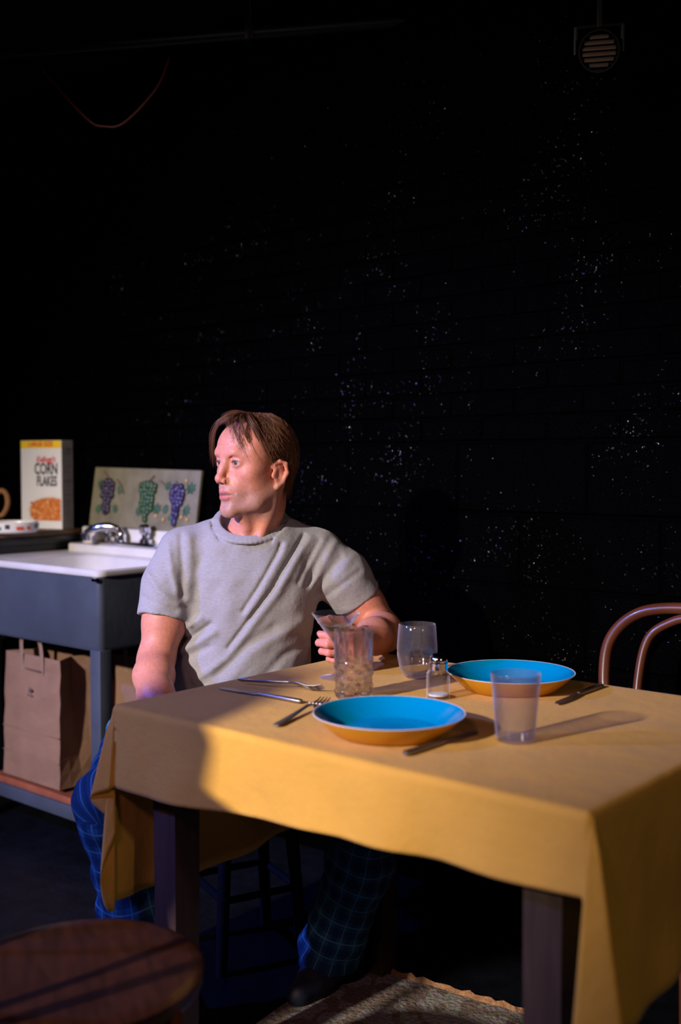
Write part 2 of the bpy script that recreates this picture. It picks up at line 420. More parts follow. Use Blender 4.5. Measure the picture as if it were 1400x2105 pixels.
# ceiling pipe, cable, lamp
def P3(*a): return np.array(a, float)
pipe = empty('ceiling_pipe', (-1.15, 3.42, 2.43)); tag(pipe, 'thin dark conduit pipe running under the ceiling at upper left', 'pipe')
pa, pb = P3(-.35, .02, 0), P3(1.9, -.42, 0)
MB().tube([pa, pb], .017, 12).build('pipe_run', M['pipe_black'], pipe)
for t in (.1, .55, .9):
    c = pa + (pb-pa)*t
    MB().box((c[0]-.012, c[1]-.024, -.024), (c[0]+.012, c[1]+.024, .024), bev=.004).tube([(c[0], c[1], .02), (c[0], c[1], CEIL-2.43+.005)], .006, 8).build('pipe_clamp', M['pipe_black'], pipe)
cab = spline([(-.935, 3.435, 2.425), (-.90, 3.425, 2.38), (-.78, 3.40, 2.25), (-.725, 3.39, 2.225), (-.66, 3.38, 2.235), (-.56, 3.36, 2.33), (-.515, 3.35, 2.425)], 8)
tag(MB().tube(cab, .0028, 6).build('hanging_cable', M['cable_red'], None), 'thin red cable sagging in a loop below the ceiling pipe', 'cable')
lamp = empty('stage_lamp', (.565, 2.42, 2.09)); tag(lamp, 'small black stage lamp with ribbed lens hanging at upper right', 'lamp')
MB().tube([(0, 0, .05), (0, 0, CEIL-2.09+.002)], .008, 10).build('hanger', M['pipe_black'], lamp)
rotl = tuple(Vector((-.50, -2.3, -.75)).to_track_quat('-Z', 'Y').to_euler())
MB().lathe([(.0, .10), (.024, .10), (.036, .08), (.042, .02), (.044, -.03), (.041, -.03), (.039, -.01), (.0, -.005)], 32).build('housing', M['pipe_black'], lamp, None, rotl)
ml = MB()
for i in range(6):
    ww = .036*math.sqrt(max(.05, 1-((i-2.5)/3)**2))
    ml.tube([(-ww, (i-2.5)*.0115, -.017), (ww, (i-2.5)*.0115, -.017)], .0048, 8)
ml.build('lens', M['lamp_lens'], lamp, None, rotl)
mb = MB()
for s in (-1, 1): mb.tube([(s*.05, 0, -.005), (s*.05, 0, .055)], .005, 8)
mb.tube([(-.05, 0, .055), (.05, 0, .055)], .005, 8).build('yoke', M['pipe_black'], lamp, None, (0, 0, rotl[2]))

# rug under the table
rc = np.array((.1308, 2.4923)); ra = math.radians(-33.7)
rug = empty('rug', (float(rc[0]), float(rc[1]), 0), ra); tag(rug, 'mottled beige rug with orange edging on the floor under the table', 'rug')
mb = MB(); n = 26; L_, W_ = 1.5, .95
rings = []
for i in range(n+1):
    x = -.12 + L_*i/n
    rings.append([(x, -W_, .001), (x, -W_, .009), (x, -.03+.004*math.sin(i*1.9), .010), (x, -.012, .001)])
mb.loft(rings, closed=False); mb.build('rug_field', M['rug'], rug)
rngp = [(-.12 + L_*i/90, -.016+.005*math.sin(i*2.1)+random.uniform(-.003, .003), .007) for i in range(91)]
MB().tube(rngp, [.009+.002*math.sin(i*2.7) for i in range(91)], 6).build('rug_edging', M['rug_edge'], rug)

# ================================================================== TABLE AND CLOTH
TW, TD, TH = .965, .75, .735
CORN = np.array((-.4149, 2.0199))
def TF(u, v, h=0.0):
    p = CORN + u*D1 + v*D2; return (float(p[0]), float(p[1]), h)
tb = empty('dining_table', TF(TW/2, TD/2), ANG); tag(tb, 'dark brown wooden table under the yellow cloth', 'table')
MB().box((-TW/2, -TD/2, TH-.03), (TW/2, TD/2, TH), bev=.004).build('tabletop', M['wood_dark'], tb)
lx, ly, lw = TW/2-.085, TD/2-.065, .031
for sx in (-1, 1):
    for sy in (-1, 1):
        MB().loft([[(sx*lx-a*lw*k, sy*ly-b_*lw*k, zz) for a, b_ in ((1,1),(-1,1),(-1,-1),(1,-1))] for zz, k in ((0, .86), (.35, .95), (TH-.03, 1.0))], cap0=True, cap1=True).build('leg', M['wood_dark'], tb, smooth=False)
for sy in (-1, 1): MB().box((-lx+lw, sy*ly-.011, TH-.11), (lx-lw, sy*ly+.011, TH-.03)).build('apron', M['wood_dark'], tb, smooth=False)
for sx in (-1, 1): MB().box((sx*lx-.011, -ly+lw, TH-.11), (sx*lx+.011, ly-lw, TH-.03)).build('apron', M['wood_dark'], tb, smooth=False)

def sst(a, b, x):
    t = min(1, max(0, (x-a)/(b-a))); return t*t*(3-2*t)
def interp(tab, x):
    for (x0, y0), (x1, y1) in zip(tab, tab[1:]):
        if x <= x1:
            t = sst(x0, x1, x)
            return [a+(b-a)*t for a, b in zip(y0, y1)]
    return list(tab[-1][1])
# sideways swing of each corner of the cloth per metre hung, by angle from the long side (0) to the short side (90): (out along u, out along v)
FOLD = {
    (-1, -1): [(0, (0, 0)), (12, (.02, .05)), (32, (.19, .13)), (48, (-.04, .00)), (62, (.03, .06)), (76, (-.02, .01)), (90, (0, 0))],
    (1, -1): [(0, (0, 0)), (30, (-.01, .02)), (50, (.00, .06)), (67, (.03, .25)), (80, (.22, .15)), (86, (.06, .05)), (90, (0, 0))],
    (-1, 1): [(0, (0, 0)), (45, (.2, .2)), (90, (0, 0))],
    (1, 1): [(0, (0, 0)), (45, (.2, .2)), (90, (0, 0))],
}
RAD = .010
def prof(e):
    if e < RAD*PI/2:
        a = e/RAD; return RAD*math.sin(a), RAD*(1-math.cos(a))
    return RAD + .02*(e-RAD*PI/2), RAD+(e-RAD*PI/2)
def drop_front(s): return .160 - .047*min(1, max(0, s/TW)) + .005*math.sin(s*9)
def drop_left(t): return .385 - .245*sst(.50, .66, t) + .006*math.sin(t*11)
def drop_right(t): return .315 - .02*min(1, max(0, t/TD)) + .006*math.sin(t*12)
def drop_back(s): return .14
ZC = TH + .0035
ns, nt_, nr, nth = 110, 84, 26, 44
mb = MB()
def grid(rows, flip=False):
    n_ = len(rows[0])
    mb.add([p for r in rows for p in r], [(j*n_+i, j*n_+i+1, (j+1)*n_+i+1, (j+1)*n_+i) for j in range(len(rows)-1) for i in range(n_-1)])
US = [TW*i/ns for i in range(ns+1)]; VS = [TD*i/nt_ for i in range(nt_+1)]
grid([[(u-TW/2, v-TD/2, ZC + (.0006*mnoise.noise(Vector((u*6, v*6, 0))) if 0 < u < TW and 0 < v < TD else 0)) for u in US] for v in VS])
def kap(k): return (k/nr)**1.25
def ripple_f(s, e):
    wv = math.sin(s*13+.6) + .6*math.sin(s*29+2.0) + 1.4*mnoise.noise(Vector((s*9, e*7, 3)))
    return .052*e*wv*sst(0, .14, s)*sst(0, .14, TW-s)
def ripple_s(t, e):
    wv = math.sin(t*14+.3) + .5*math.sin(t*31) + mnoise.noise(Vector((e*8, t*9, 5)))
    return .035*e*wv*sst(0, .14, t)*sst(0, .14, TD-t)
for sv, dfn in ((-1, drop_front), (1, drop_back)):
    rows = []
    for k in range(nr+1):
        r_ = []
        for u in US:
            e = kap(k)*dfn(u); o_, dn = prof(e); v = (0 if sv < 0 else TD) + sv*(o_+ripple_f(u, e))
            r_.append((u-TW/2, v-TD/2, ZC-dn))
        rows.append(r_)
    grid(rows)
for su, dfn in ((-1, drop_left), (1, drop_right)):
    rows = []
    for k in range(nr+1):
        r_ = []
        for v in VS:
            e = kap(k)*dfn(v); o_, dn = prof(e); u = (0 if su < 0 else TW) + su*(o_+ripple_s(v, e))
            r_.append((u-TW/2, v-TD/2, ZC-dn))
        rows.append(r_)
    grid(rows)
for (su, sv), tab in FOLD.items():
    u0 = 0 if su < 0 else TW; v0 = 0 if sv < 0 else TD
    dl = (drop_front if sv < 0 else drop_back)(u0); dsd = (drop_left if su < 0 else drop_right)(v0)
    rows = []
    for k in range(nr+1):
        r_ = []
        for q in range(nth+1):
            th = 90*q/nth; c_, s_ = math.cos(math.radians(th)), math.sin(math.radians(th))
            rm = ((c_/dl)**9 + (s_/dsd)**9)**(-1/9)
            e = kap(k)*rm; o_, dn = prof(e); fu, fv = interp(tab, th); kk = e*sst(0, .06, e)
            r_.append((u0+su*(o_*s_+fu*kk)-TW/2, v0+sv*(o_*c_+fv*kk)-TD/2, ZC-dn*math.sqrt(max(.3, 1-(fu*fu+fv*fv)*.9))))
        rows.append(r_)
    grid(rows)
cl = mb.build('tablecloth', M['tablecloth_yellow'], None, TF(TW/2, TD/2), (0, 0, ANG), auto=None)
tag(cl, 'mustard yellow tablecloth hanging over the table edges with pleated corners', 'tablecloth')
so = cl.modifiers.new('thick', 'SOLIDIFY'); so.thickness = .0016; so.offset = 1
TZ = TH + .0052      # top of the cloth

# ------------------------------------------------------------------ tableware
def plate(loc, rz, label):
    t = empty('dinner_plate', (*loc, TZ), rz); tag(t, label, 'plate', 'blue and yellow plates')
    o = MB().lathe([(0, .0005), (.086, .0005), (.092, .002), (.120, .028), (.1262, .0345)], 96).build('outer_wall', M['plate_yellow'], t); o['label'] = 'yellow underside'
    o = MB().lathe([(.1262, .0353), (.1240, .0340), (.117, .028), (.090, .0062), (.083, .0045), (0, .0045)], 96).build('inner_bowl', M['plate_blue'], t); o['label'] = 'glossy blue inside'
    o = MB().lathe([(.1262, .0343), (.1277, .0350), (.1272, .0358), (.1256, .0354)], 96).build('rim', M['dish_white'], t); o['label'] = 'thin pale rim'
plate((.081, 1.80), .3, 'blue plate with yellow outside at the front of the table')
plate((.340, 2.158), 1.1, 'blue plate with yellow outside at the far side by the bentwood chair')

def sq(x): return math.copysign(abs(x)**.6, x)
def station_mesh(st, n=10):
    n = 20
    mb = MB(); rings = []
    for x, y, w_, th_, z in st:
        rings.append([(x, y + w_/2*sq(math.cos(2*PI*(j+.5)/n)), z + th_/2*sq(math.sin(2*PI*(j+.5)/n))) for j in range(n)])
    return mb.loft(rings, cap0=True, cap1=True)
def knife(a, b, label):
    a = np.array(a); b = np.array(b); d = b-a; L = float(np.hypot(*d)); k = L/.205
    t = empty('table_knife', (float(a[0]), float(a[1]), TZ), math.atan2(d[1], d[0])); tag(t, label, 'knife', 'table knives')
    st = [(0, 0, .008, .006, .0045), (.004, 0, .013, .008, .0045), (.05, 0, .0115, .008, .0045), (.095, 0, .009, .0065, .0045), (.105, 0, .0075, .006, .0045)]
    station_mesh([(x*k, y, w_, h, z) for x, y, w_, h, z in st], 12).build('handle', M['steel'], t)
    st = [(.104, 0, .008, .0055, .0045), (.112, .0005, .013, .003, .004), (.15, .002, .0185, .0018, .0033), (.185, .002, .0185, .0016, .003), (.199, .0035, .013, .0014, .003), (.205, .006, .004, .001, .003)]
    station_mesh([(x*k, y, w_, h, z) for x, y, w_, h, z in st], 12).build('blade', M['steel'], t)
def fork(a, b, label, roll=0.0):
    a = np.array(a); b = np.array(b); d = b-a; k = float(np.hypot(*d))/.19
    t = empty('dinner_fork', (float(a[0]), float(a[1]), TZ+.012*abs(roll)), math.atan2(d[1], d[0])); t.rotation_euler = (roll, 0, math.atan2(d[1], d[0])); tag(t, label, 'fork', 'dinner forks')
    st = [(0, 0, .010, .003, .004), (.006, 0, .016, .003, .004), (.05, 0, .013, .003, .0055), (.09, 0, .0075, .004, .008), (.115, 0, .0065, .004, .010)]
    station_mesh([(x*k, y, w_, h, z) for x, y, w_, h, z in st], 12).build('handle', M['steel'], t)
    st = [(.114, 0, .0065, .004, .010), (.124, 0, .013, .003, .0095), (.134, 0, .0235, .0025, .0075), (.146, 0, .025, .002, .0055)]
    station_mesh([(x*k, y, w_, h, z) for x, y, w_, h, z in st], 12).build('head', M['steel'], t)
    for i in range(4):
        y = (i-1.5)*.0069
        MB().tube([(.144*k, y, .0065), (.160*k, y, .0035), (.176*k, y*.98, .0045), (.19*k, y*.95, .0085)], [.0021, .0019, .0016, .0007], 8).build('tine', M['steel'], t)
knife((.0988, 1.654), (.2317, 1.799), 'table knife lying to the right of the front blue plate')
fork((-.1103, 1.8358), (-.028, 2.040), 'fork with its tines tucked behind the front blue plate')
knife((-.0729, 2.0199), (-.2378, 2.1518), 'table knife lying beside another fork near the man')
fork((-.2079, 2.1948), (-.0362, 2.1105), 'fork lying beside the knife between the man and the highball glass', -.55)
knife((.5258, 2.1707), (.3988, 2.0076), 'table knife to the right of the far plate near the bentwood chair')

def tumbler(loc, label):
    t = empty('drinking_tumbler', (*loc, TZ)); tag(t, label, 'glass')
    MB().lathe([(0, .0005), (.0285, .0005), (.0315, .003), (.0335, .03), (.0375, .075), (.0405, .1095), (.0400, .1105), (.0390, .1095), (.0362, .075), (.0322, .03), (.0300, .008), (0, .0065)], 64).build('cup', M['plastic_clear'], t)
tumbler((.2844, 1.750), 'clear plastic tumbler standing alone in front of the far plate')
t = empty('stemless_glass', (.1615, 2.275, TZ)); tag(t, 'rounded stemless wine glass standing behind the salt shaker', 'glass')
MB().lathe([(0, .0005), (.024, .0005), (.029, .004), (.037, .02), (.0425, .048), (.0425, .065), (.0405, .095), (.0388, .1125), (.0380, .1135), (.0372, .1125), (.0389, .095), (.0410, .065), (.0408, .048), (.0350, .021), (.026, .008), (0, .006)], 64).build('bowl', M['plastic_clear'], t)
t = empty('martini_glass', (-.010, 2.268, TZ)); tag(t, 'martini glass with a wide cone bowl held in the hand', 'glass')
MB().lathe([(0, .0005), (.033, .0005), (.034, .0015), (.030, .003), (.010, .006), (.0042, .012)], 56).build('foot', M['glass_clear'], t)
MB().lathe([(.0042, .012), (.0033, .03), (.0033, .055), (.0045, .070)], 24).build('stem', M['glass_clear'], t)
MB().lathe([(.0045, .070), (.008, .0755), (.0505, .136), (.0508, .1372), (.0495, .1368), (.0075, .0775), (0, .0745)], 64).build('bowl', M['glass_clear'], t)
MB().lathe([(0, .1120), (.0310, .1120), (.0072, .0785), (0, .0770)], 48).build('drink', glassy('drink_pale', (.96, .93, .84), (.90, .85, .70), veil=0, edge_veil=0), t)
t = empty('highball_glass', (.0254, 2.0755, TZ)); tag(t, 'tall cut-glass highball tumbler with diamond facets behind the front plate', 'glass')
def facet(i, r, z, a):
    if z < .006: return r
    if z < .072:
        n_ = 7; x = a*n_/(2*PI); y = z/.0245
        p = abs(((x+y) % 1)-.5)+abs(((x-y) % 1)-.5)
        return r + .0060*(p-.5)
    return r + .0011*math.cos(14*a)*max(0, 1-(z-.072)/.045)
prof_o = [(.0, .0004), (.0325, .0004), (.0345, .003)] + [(.0355+.0012*k/26, .005+.126*k/52) for k in range(53)]
MB().lathe(prof_o, 98, fn=facet).lathe([(.0379, .131), (.0380, .1322), (.0366, .1328), (.0352, .1322), (.0340, .08), (.0315, .022), (.027, .015), (0, .013)], 98).build('cut_wall', M['crystal'], t, auto=18)
t = empty('salt_shaker', (.1873, 2.068, TZ)); tag(t, 'small glass salt shaker with a domed chrome cap', 'shaker')
def octo(i, r, z, a):
    s = PI/8; q = ((a+s) % (2*s))-s
    return r*math.cos(s)/math.cos(q)
MB().lathe([(0, .0005), (.0225, .0005), (.0235, .002), (.0232, .048), (.018, .056), (.0165, .058)], 64, fn=octo).lathe([(.0150, .056), (.0195, .047), (.0195, .008), (0, .006)], 32).build('jar', M['glass_clear'], t)
MB().lathe([(0, .0065), (.019, .0065), (.019, .0095), (.010, .0105), (0, .0102)], 32).build('salt_fill', M['salt'], t)
MB().lathe([(.0172, .055), (.0185, .056), (.0185, .069), (.0172, .0705), (.0178, .073), (.0165, .080), (.011, .0855), (.004, .0875), (0, .0877)], 40).build('cap', M['chrome'], t)

# ================================================================== BENTWOOD CHAIRS
def bentwood_chair():
    t = empty('bentwood_chair')            # local: faces -y, back at +y
    sh, R = .44, .182
    MB().lathe([(0, sh-.010), (R-.035, sh-.010), (R-.03, sh-.004), (R-.03, sh+.001), (0, sh-.003)], 64).build('seat', M['seat_wood'], t)
    MB().lathe([(R-.034, sh-.030), (R-.004, sh-.030), (R+.001, sh-.022), (R+.002, sh-.004), (R-.004, sh+.000), (R-.018, sh+.0015), (R-.034, sh+.0012)], 72).build('seat_ring', M['seat_wood'], t)
    MB().lathe([(.060, sh-.0030), (.064, sh-.0014), (.068, sh-.0030)], 48).build('pressed_ring', M['seat_wood'], t)
    for sx in (-1, 1):
        MB().tube(spline([(sx*.125, -.115, sh-.02), (sx*.145, -.140, .30), (sx*.160, -.165, .12), (sx*.170, -.185, .0)], 6), [.0145]*13+[.013]*5+[.0125], 12).build('leg', M['bentwood'], t)
    bow = []
    for sx in (-1, 1):
        side = [(sx*.165, .24, .0), (sx*.150, .19, .22), (sx*.150, .165, .42), (sx*.178, .19, .58), (sx*.205, .215, .70), (sx*.195, .232, .79), (sx*.125, .243, .852)]
        bow.append(side)
    path = bow[0] + [(0, .246, .868)] + list(reversed(bow[1]))
    MB().tube(spline(path, 8), .0135, 12).build('back_bow', M['bentwood'], t)
    side = [(.098, .150, .43), (.108, .180, .58), (.118, .208, .70), (.104, .228, .795)]
    inner = [(-x, y, z) for x, y, z in side] + [(-.05, .238, .838), (0, .240, .848), (.05, .238, .838)] + list(reversed(side))
    MB().tube(spline(inner, 8), .0105, 12).build('inner_bow', M['bentwood'], t)
    ring = [(.115*math.cos(a), .005+.125*math.sin(a), .20) for a in np.linspace(0, 2*PI, 33)[:-1]]
    MB().tube(ring, .0095, 10, closed=True).build('leg_hoop', M['bentwood'], t)
    return t
ch = bentwood_chair(); ch.location = WF(-.945, 2.085); ch.rotation_euler = (0, 0, ANG)
tag(ch, 'brown bentwood chair with a double looped back against the black wall', 'chair', 'bentwood chairs')
c2 = copy_tree(ch); c2.location = (-.388, 1.585, 0); c2.rotation_euler = (0, 0, math.radians(108))
tag(c2, 'round wooden chair seat in the dark at the lower left corner', 'chair', 'bentwood chairs')

# stool the man sits on
st = empty('wooden_stool', (-.235, 2.62, 0), .5); tag(st, 'low dark wooden stool that the man sits on', 'stool')
MB().lathe([(0, .425), (.160, .425), (.170, .432), (.170, .448), (.160, .455), (0, .455)], 48).build('seat', M['stool_dark'], st)
for i in range(4):
    a = PI/4+i*PI/2
    MB().tube([(.11*math.cos(a), .11*math.sin(a), .427), (.15*math.cos(a), .15*math.sin(a), 0)], [.017, .014], 10).build('leg', M['stool_dark'], st)
for i in range(4):
    a, a2 = PI/4+i*PI/2, PI/4+(i+1)*PI/2
    MB().tube([(.135*math.cos(a), .135*math.sin(a), .17), (.135*math.cos(a2), .135*math.sin(a2), .17)], .009, 8).build('rung', M['stool_dark'], st)
# ================================================================== SINK, COUNTER AND WHAT STANDS ON THEM
SK = WF(-2.932, 2.20)
sk = empty('utility_sink', SK, ANG); tag(sk, 'grey and white enamel utility sink on legs behind the man', 'sink')
def rrect(x0, x1, y0, y1, r, z, n=6):
    pts = []
    for cx, cy, a0 in ((x1-r, y1-r, 0), (x0+r, y1-r, PI/2), (x0+r, y0+r, PI), (x1-r, y0+r, 1.5*PI)):
        for i in range(n+1):
            a = a0 + PI/2*i/n; pts.append((cx+r*math.cos(a), cy+r*math.sin(a), z))
    return pts
mb = MB()
mb.loft([rrect(-.350, .350, -.245, .235, .02, .858), rrect(-.350, .350, -.245, .235, .02, .650), rrect(-.343, .343, -.238, .228, .02, .636)], cap1=True)
mb.build('apron_panel', M['sink_grey'], sk)
ox0, ox1, oy0, oy1 = -.358, .358, -.255, .245
mb = MB()
mb.loft([rrect(ox0+.004, ox1-.004, oy0+.004, oy1-.004, .03, .858), rrect(ox0, ox1, oy0, oy1, .034, .864), rrect(ox0, ox1, oy0, oy1, .034, .874),
         rrect(ox0+.006, ox1-.006, oy0+.006, oy1-.006, .030, .879), rrect(ox0+.016, ox1-.016, oy0+.016, oy1-.016, .024, .878),
         rrect(-.205, .338, -.235, .130, .06, .874), rrect(-.195, .330, -.228, .120, .06, .866), rrect(-.165, .300, -.195, .095, .07, .76),
         rrect(-.145, .275, -.170, .075, .07, .700), rrect(-.10, .23, -.12, .04, .06, .690)], cap1=True)
mb.build('basin', M['enamel_white'], sk)
MB().lathe([(.0, .0015), (.022, .002), (.028, .0)], 24, c=(.06, -.035, .691)).build('drain', M['chrome'], sk)
mb = MB(); mb.box((-.352, .150, .874), (.352, .215, .905), bev=.008).box((-.352, .212, .874), (.352, .238, .962), bev=.006)
mb.build('back_ledge', M['enamel_white'], sk)
for sx in (-1, 1):
    for sy in (-1, 1):
        cx, cy = sx*.325, (-.222 if sy < 0 else .212)
        MB().box((cx-.024, cy-.022, 0), (cx+.024, cy+.022, .640), bev=.003).build('leg', M['sink_grey'], sk)
for y in (-.224, .212): MB().box((-.302, y-.018, .105), (.302, y+.018, .148), bev=.003).build('shelf_rail', M['sink_grey'], sk)
for x in (-.325, .325): MB().box((x-.018, -.202, .105), (x+.018, .192, .148), bev=.003).build('shelf_rail', M['sink_grey'], sk)
MB().box((-.308, -.208, .140), (.308, .196, .149)).build('shelf_panel', M['sink_grey'], sk, smooth=False)
MB().box((.335, -.262, .846), (.352, -.247, .857), bev=.002).build('rim_clip', M['chrome'], sk)
# faucet
fx = -.09
f = MB().box((fx-.16, .160, .904), (fx+.20, .205, .922), bev=.008).build('faucet', M['chrome'], sk)
MB().tube(spline([(fx+.01, .180, .918), (fx+.008, .178, .945), (fx-.005, .168, .966), (fx-.040, .145, .972), (fx-.080, .122, .962), (fx-.100, .112, .948)], 7), [.015]*8+[.0135]*20+[.0125]*7+[.013], 14).build('spout', M['chrome'], f)
MB().lathe([(0, 0), (.0165, 0), (.017, .026), (.0145, .028), (0, .028)], 20, c=(fx-.103, .110, .922)).build('aerator', M['chrome'], f)
for hx in (-.07, .135):
    mb = MB().lathe([(.022, 0), (.021, .012), (.013, .018), (.013, .028), (.019, .034), (.021, .058), (.016, .064), (0, .066)], 32, c=(fx+hx, .182, .920), fn=lambda i, r, z, a: r*(1+(.07*math.cos(6*a) if z > .03 else 0)))
    mb.build('faucet_handle', M['chrome'], f)
sb = MB().box((-.035, -.018, 0), (.035, .018, .058), bev=.010).build('soap_block', pbr('soap_cream', (.62, .55, .38), rough=.6, var=.15, vscale=30), None, WF(-3.165, 2.375, .9055), (0, 0, ANG+.1))
tag(sb, 'cream block of soap standing behind the faucet spout', 'soap')

# counter beside the sink
ct = empty('side_counter', WF(-3.80, 2.20), ANG); tag(ct, 'wooden topped black edged counter to the left of the sink', 'counter')
MB().box((-.45, -.255, .932), (.485, .255, .950), bev=.003).build('counter_top', M['counter_wood'], ct)
MB().box((-.45, -.258, .902), (.489, .258, .931), bev=.003).build('counter_edge', M['counter_black'], ct)
MB().box((-.44, -.235, .08), (.478, .250, .902)).build('cabinet_body', M['counter_black'], ct, smooth=False)
for i in range(2):
    d = MB().box((-.43+i*.45, -.252, .11), (.005+i*.45, -.236, .88), bev=.004).build('cabinet_door', M['sink_grey'], ct)
    MB().tube([(-.05+i*.10, -.256, .60), (-.05+i*.10, -.272, .61), (-.05+i*.10, -.272, .69), (-.05+i*.10, -.256, .70)], .005, 8).build('door_handle', M['chrome'], d)
MB().box((-.43, -.21, 0), (.46, .25, .08)).build('plinth', M['counter_black'], ct, smooth=False)

# printed lettering as flat mesh
def text_mesh(s, mat, size=.03, sx=1.0, shear=0.0, bold=0.0):
    c = bpy.data.curves.new('txt', 'FONT'); c.body = s; c.size = size; c.align_x = 'CENTER'; c.align_y = 'CENTER'
    c.shear = shear; c.offset = bold; c.resolution_u = 3
    o = bpy.data.objects.new('txt', c); COL.objects.link(o)
    bpy.context.view_layer.update()
    me = bpy.data.meshes.new_from_object(o.evaluated_get(bpy.context.evaluated_depsgraph_get()))
    bpy.data.objects.remove(o, do_unlink=True); bpy.data.curves.remove(c)
    me.transform(Matrix.Diagonal((sx, 1, 1, 1))); me.materials.clear(); me.materials.append(mat)
    return me
# cereal box: origin at its front right lower corner, front faces -y, runs to -x
cw, cd, chh = .195, .062, .325
cb = empty('cereal_box', (-1.018, 3.97, .950), math.radians(-27)); tag(cb, 'white cereal box with a yellow top band on the counter', 'box')
MB().box((-cw, 0, 0), (0, cd, chh), bev=.0012).build('carton', M['box_white'], cb, smooth=False)
def quad(name, mat, x0, x1, z0, z1, y=-.0006, parent=cb):
    return MB().add([(x0, y, z0), (x1, y, z0), (x1, y, z1), (x0, y, z1)], [(0, 1, 2, 3)]).build(name, mat, parent, smooth=False)
quad('top_band', M['print_yellow'], -cw+.001, -.001, .297, chh-.001)
FR = (PI/2, 0, 0)
link('size_lettering', text_mesh('LARGE SIZE', M['print_red'], .024, .95, bold=.0006), cb, (-.098, -.0012, .311), FR)
link('brand_lettering', text_mesh("Kellogg's", M['print_red'], .030, .85, shear=.35, bold=.0008), cb, (-.075, -.0010, .255), FR)
link('name_lettering', text_mesh('CORN', M['print_black'], .058, .66, bold=.0016), cb, (-.073, -.0010, .219), FR)
link('name_lettering', text_mesh('FLAKES', M['print_black'], .050, .60, bold=.0015), cb, (-.070, -.0010, .174), FR)
def outline(name, mat, pts, y, parent=cb):
    return MB().add([(x, y, z) for x, z in pts], [tuple(range(len(pts)))]).build(name, mat, parent, smooth=False)
outline('bowl_print', M['print_bowl'], [(-.155, .030), (-.003, .030), (-.003, .118), (-.04, .122), (-.10, .118), (-.150, .100), (-.165, .07)], -.0007)
outline('flakes_print', M['print_flakes'], [(-.150, .045), (-.13, .030), (-.004, .030), (-.004, .108), (-.04, .116), (-.09, .112), (-.13, .100), (-.154, .075)], -.0012)
fm = MB()
for i in range(46):
    x = random.uniform(-.145, -.012); z = random.uniform(.036, .104); r = random.uniform(.005, .009); a0 = random.uniform(0, 6)
    fm.add([(x + r*math.cos(a0+k*PI/3)*random.uniform(.6, 1.1), -.0018, z + r*math.sin(a0+k*PI/3)*random.uniform(.5, 1)) for k in range(6)], [tuple(range(6))], i % 3)
fm.build('flake_marks', [M['print_flakes'], pbr('print_flake_light', (.80, .36, .12), rough=.5), pbr('print_flake_dark', (.48, .12, .03), rough=.5)], cb, smooth=False)
MB().add([(.0007, .001, .001), (.0007, cd-.001, .001), (.0007, cd-.001, chh-.001), (.0007, .001, chh-.001)], [(0, 1, 2, 3)]).build('side_panel', M['box_side'], cb, smooth=False)
SR = (PI/2, 0, PI/2)
link('side_lettering', text_mesh('CORN', M['print_black'], .018, .8), cb, (.0012, cd/2, .292), SR)
link('side_lettering', text_mesh('FLAKES', M['print_black'], .016, .75), cb, (.0012, cd/2, .277), SR)
sm = MB(); zz = .262
while zz > .02:
    wd = random.uniform(.030, .050); hh = random.choice((.0016, .0016, .0028))
    sm.add([(.0011, .007, zz), (.0011, .007+wd, zz), (.0011, .007+wd, zz+hh), (.0011, .007, zz+hh)], [(0, 1, 2, 3)]); zz -= random.choice((.006, .006, .010))
sm.build('side_small_print', M['print_grey'], cb, smooth=False)

# dish and basket on the counter
ds = empty('shallow_dish', (-1.155, 3.80, .950)); tag(ds, 'white shallow dish with red and teal patches on the counter', 'dish')
MB().lathe([(0, .0005), (.088, .0005), (.094, .006), (.096, .034), (.092, .038), (.088, .035), (.085, .014), (0, .010)], 64).build('dish_body', M['dish_white'], ds)
for i in range(16):
    a0 = i*2*PI/16 + .1; a1 = a0 + (.26 if i % 2 else .16); z0, z1 = ((.012, .024) if i % 3 else (.016, .031))
    rows = [[(.0966*math.cos(a), .0966*math.sin(a), z) for a in np.linspace(a0, a1, 5)] for z in (z0, z1)]
    MB().loft(rows, closed=False).build('painted_patch', M['dish_teal'] if i % 4 == 3 else (M['print_black'] if i % 5 == 2 else M['dish_red']), ds)
bk = empty('wicker_mug', (-1.345, 4.06, .950)); tag(bk, 'brown wicker mug with a looped handle at the left edge', 'mug')
MB().lathe([(0, .001), (.050, .001), (.056, .01), (.062, .10), (.065, .145), (.060, .145), (.055, .10), (.050, .012), (0, .010)], 40, fn=lambda i, r, z, a: r+.0015*math.cos(20*a)).build('mug_body', M['wicker'], bk)
MB().tube(spline([(.058, -.012, .045), (.088, -.018, .050), (.106, -.02, .085), (.104, -.02, .122), (.086, -.018, .140), (.062, -.012, .125)], 6), .0095, 10).build('handle', M['wicker'], bk)

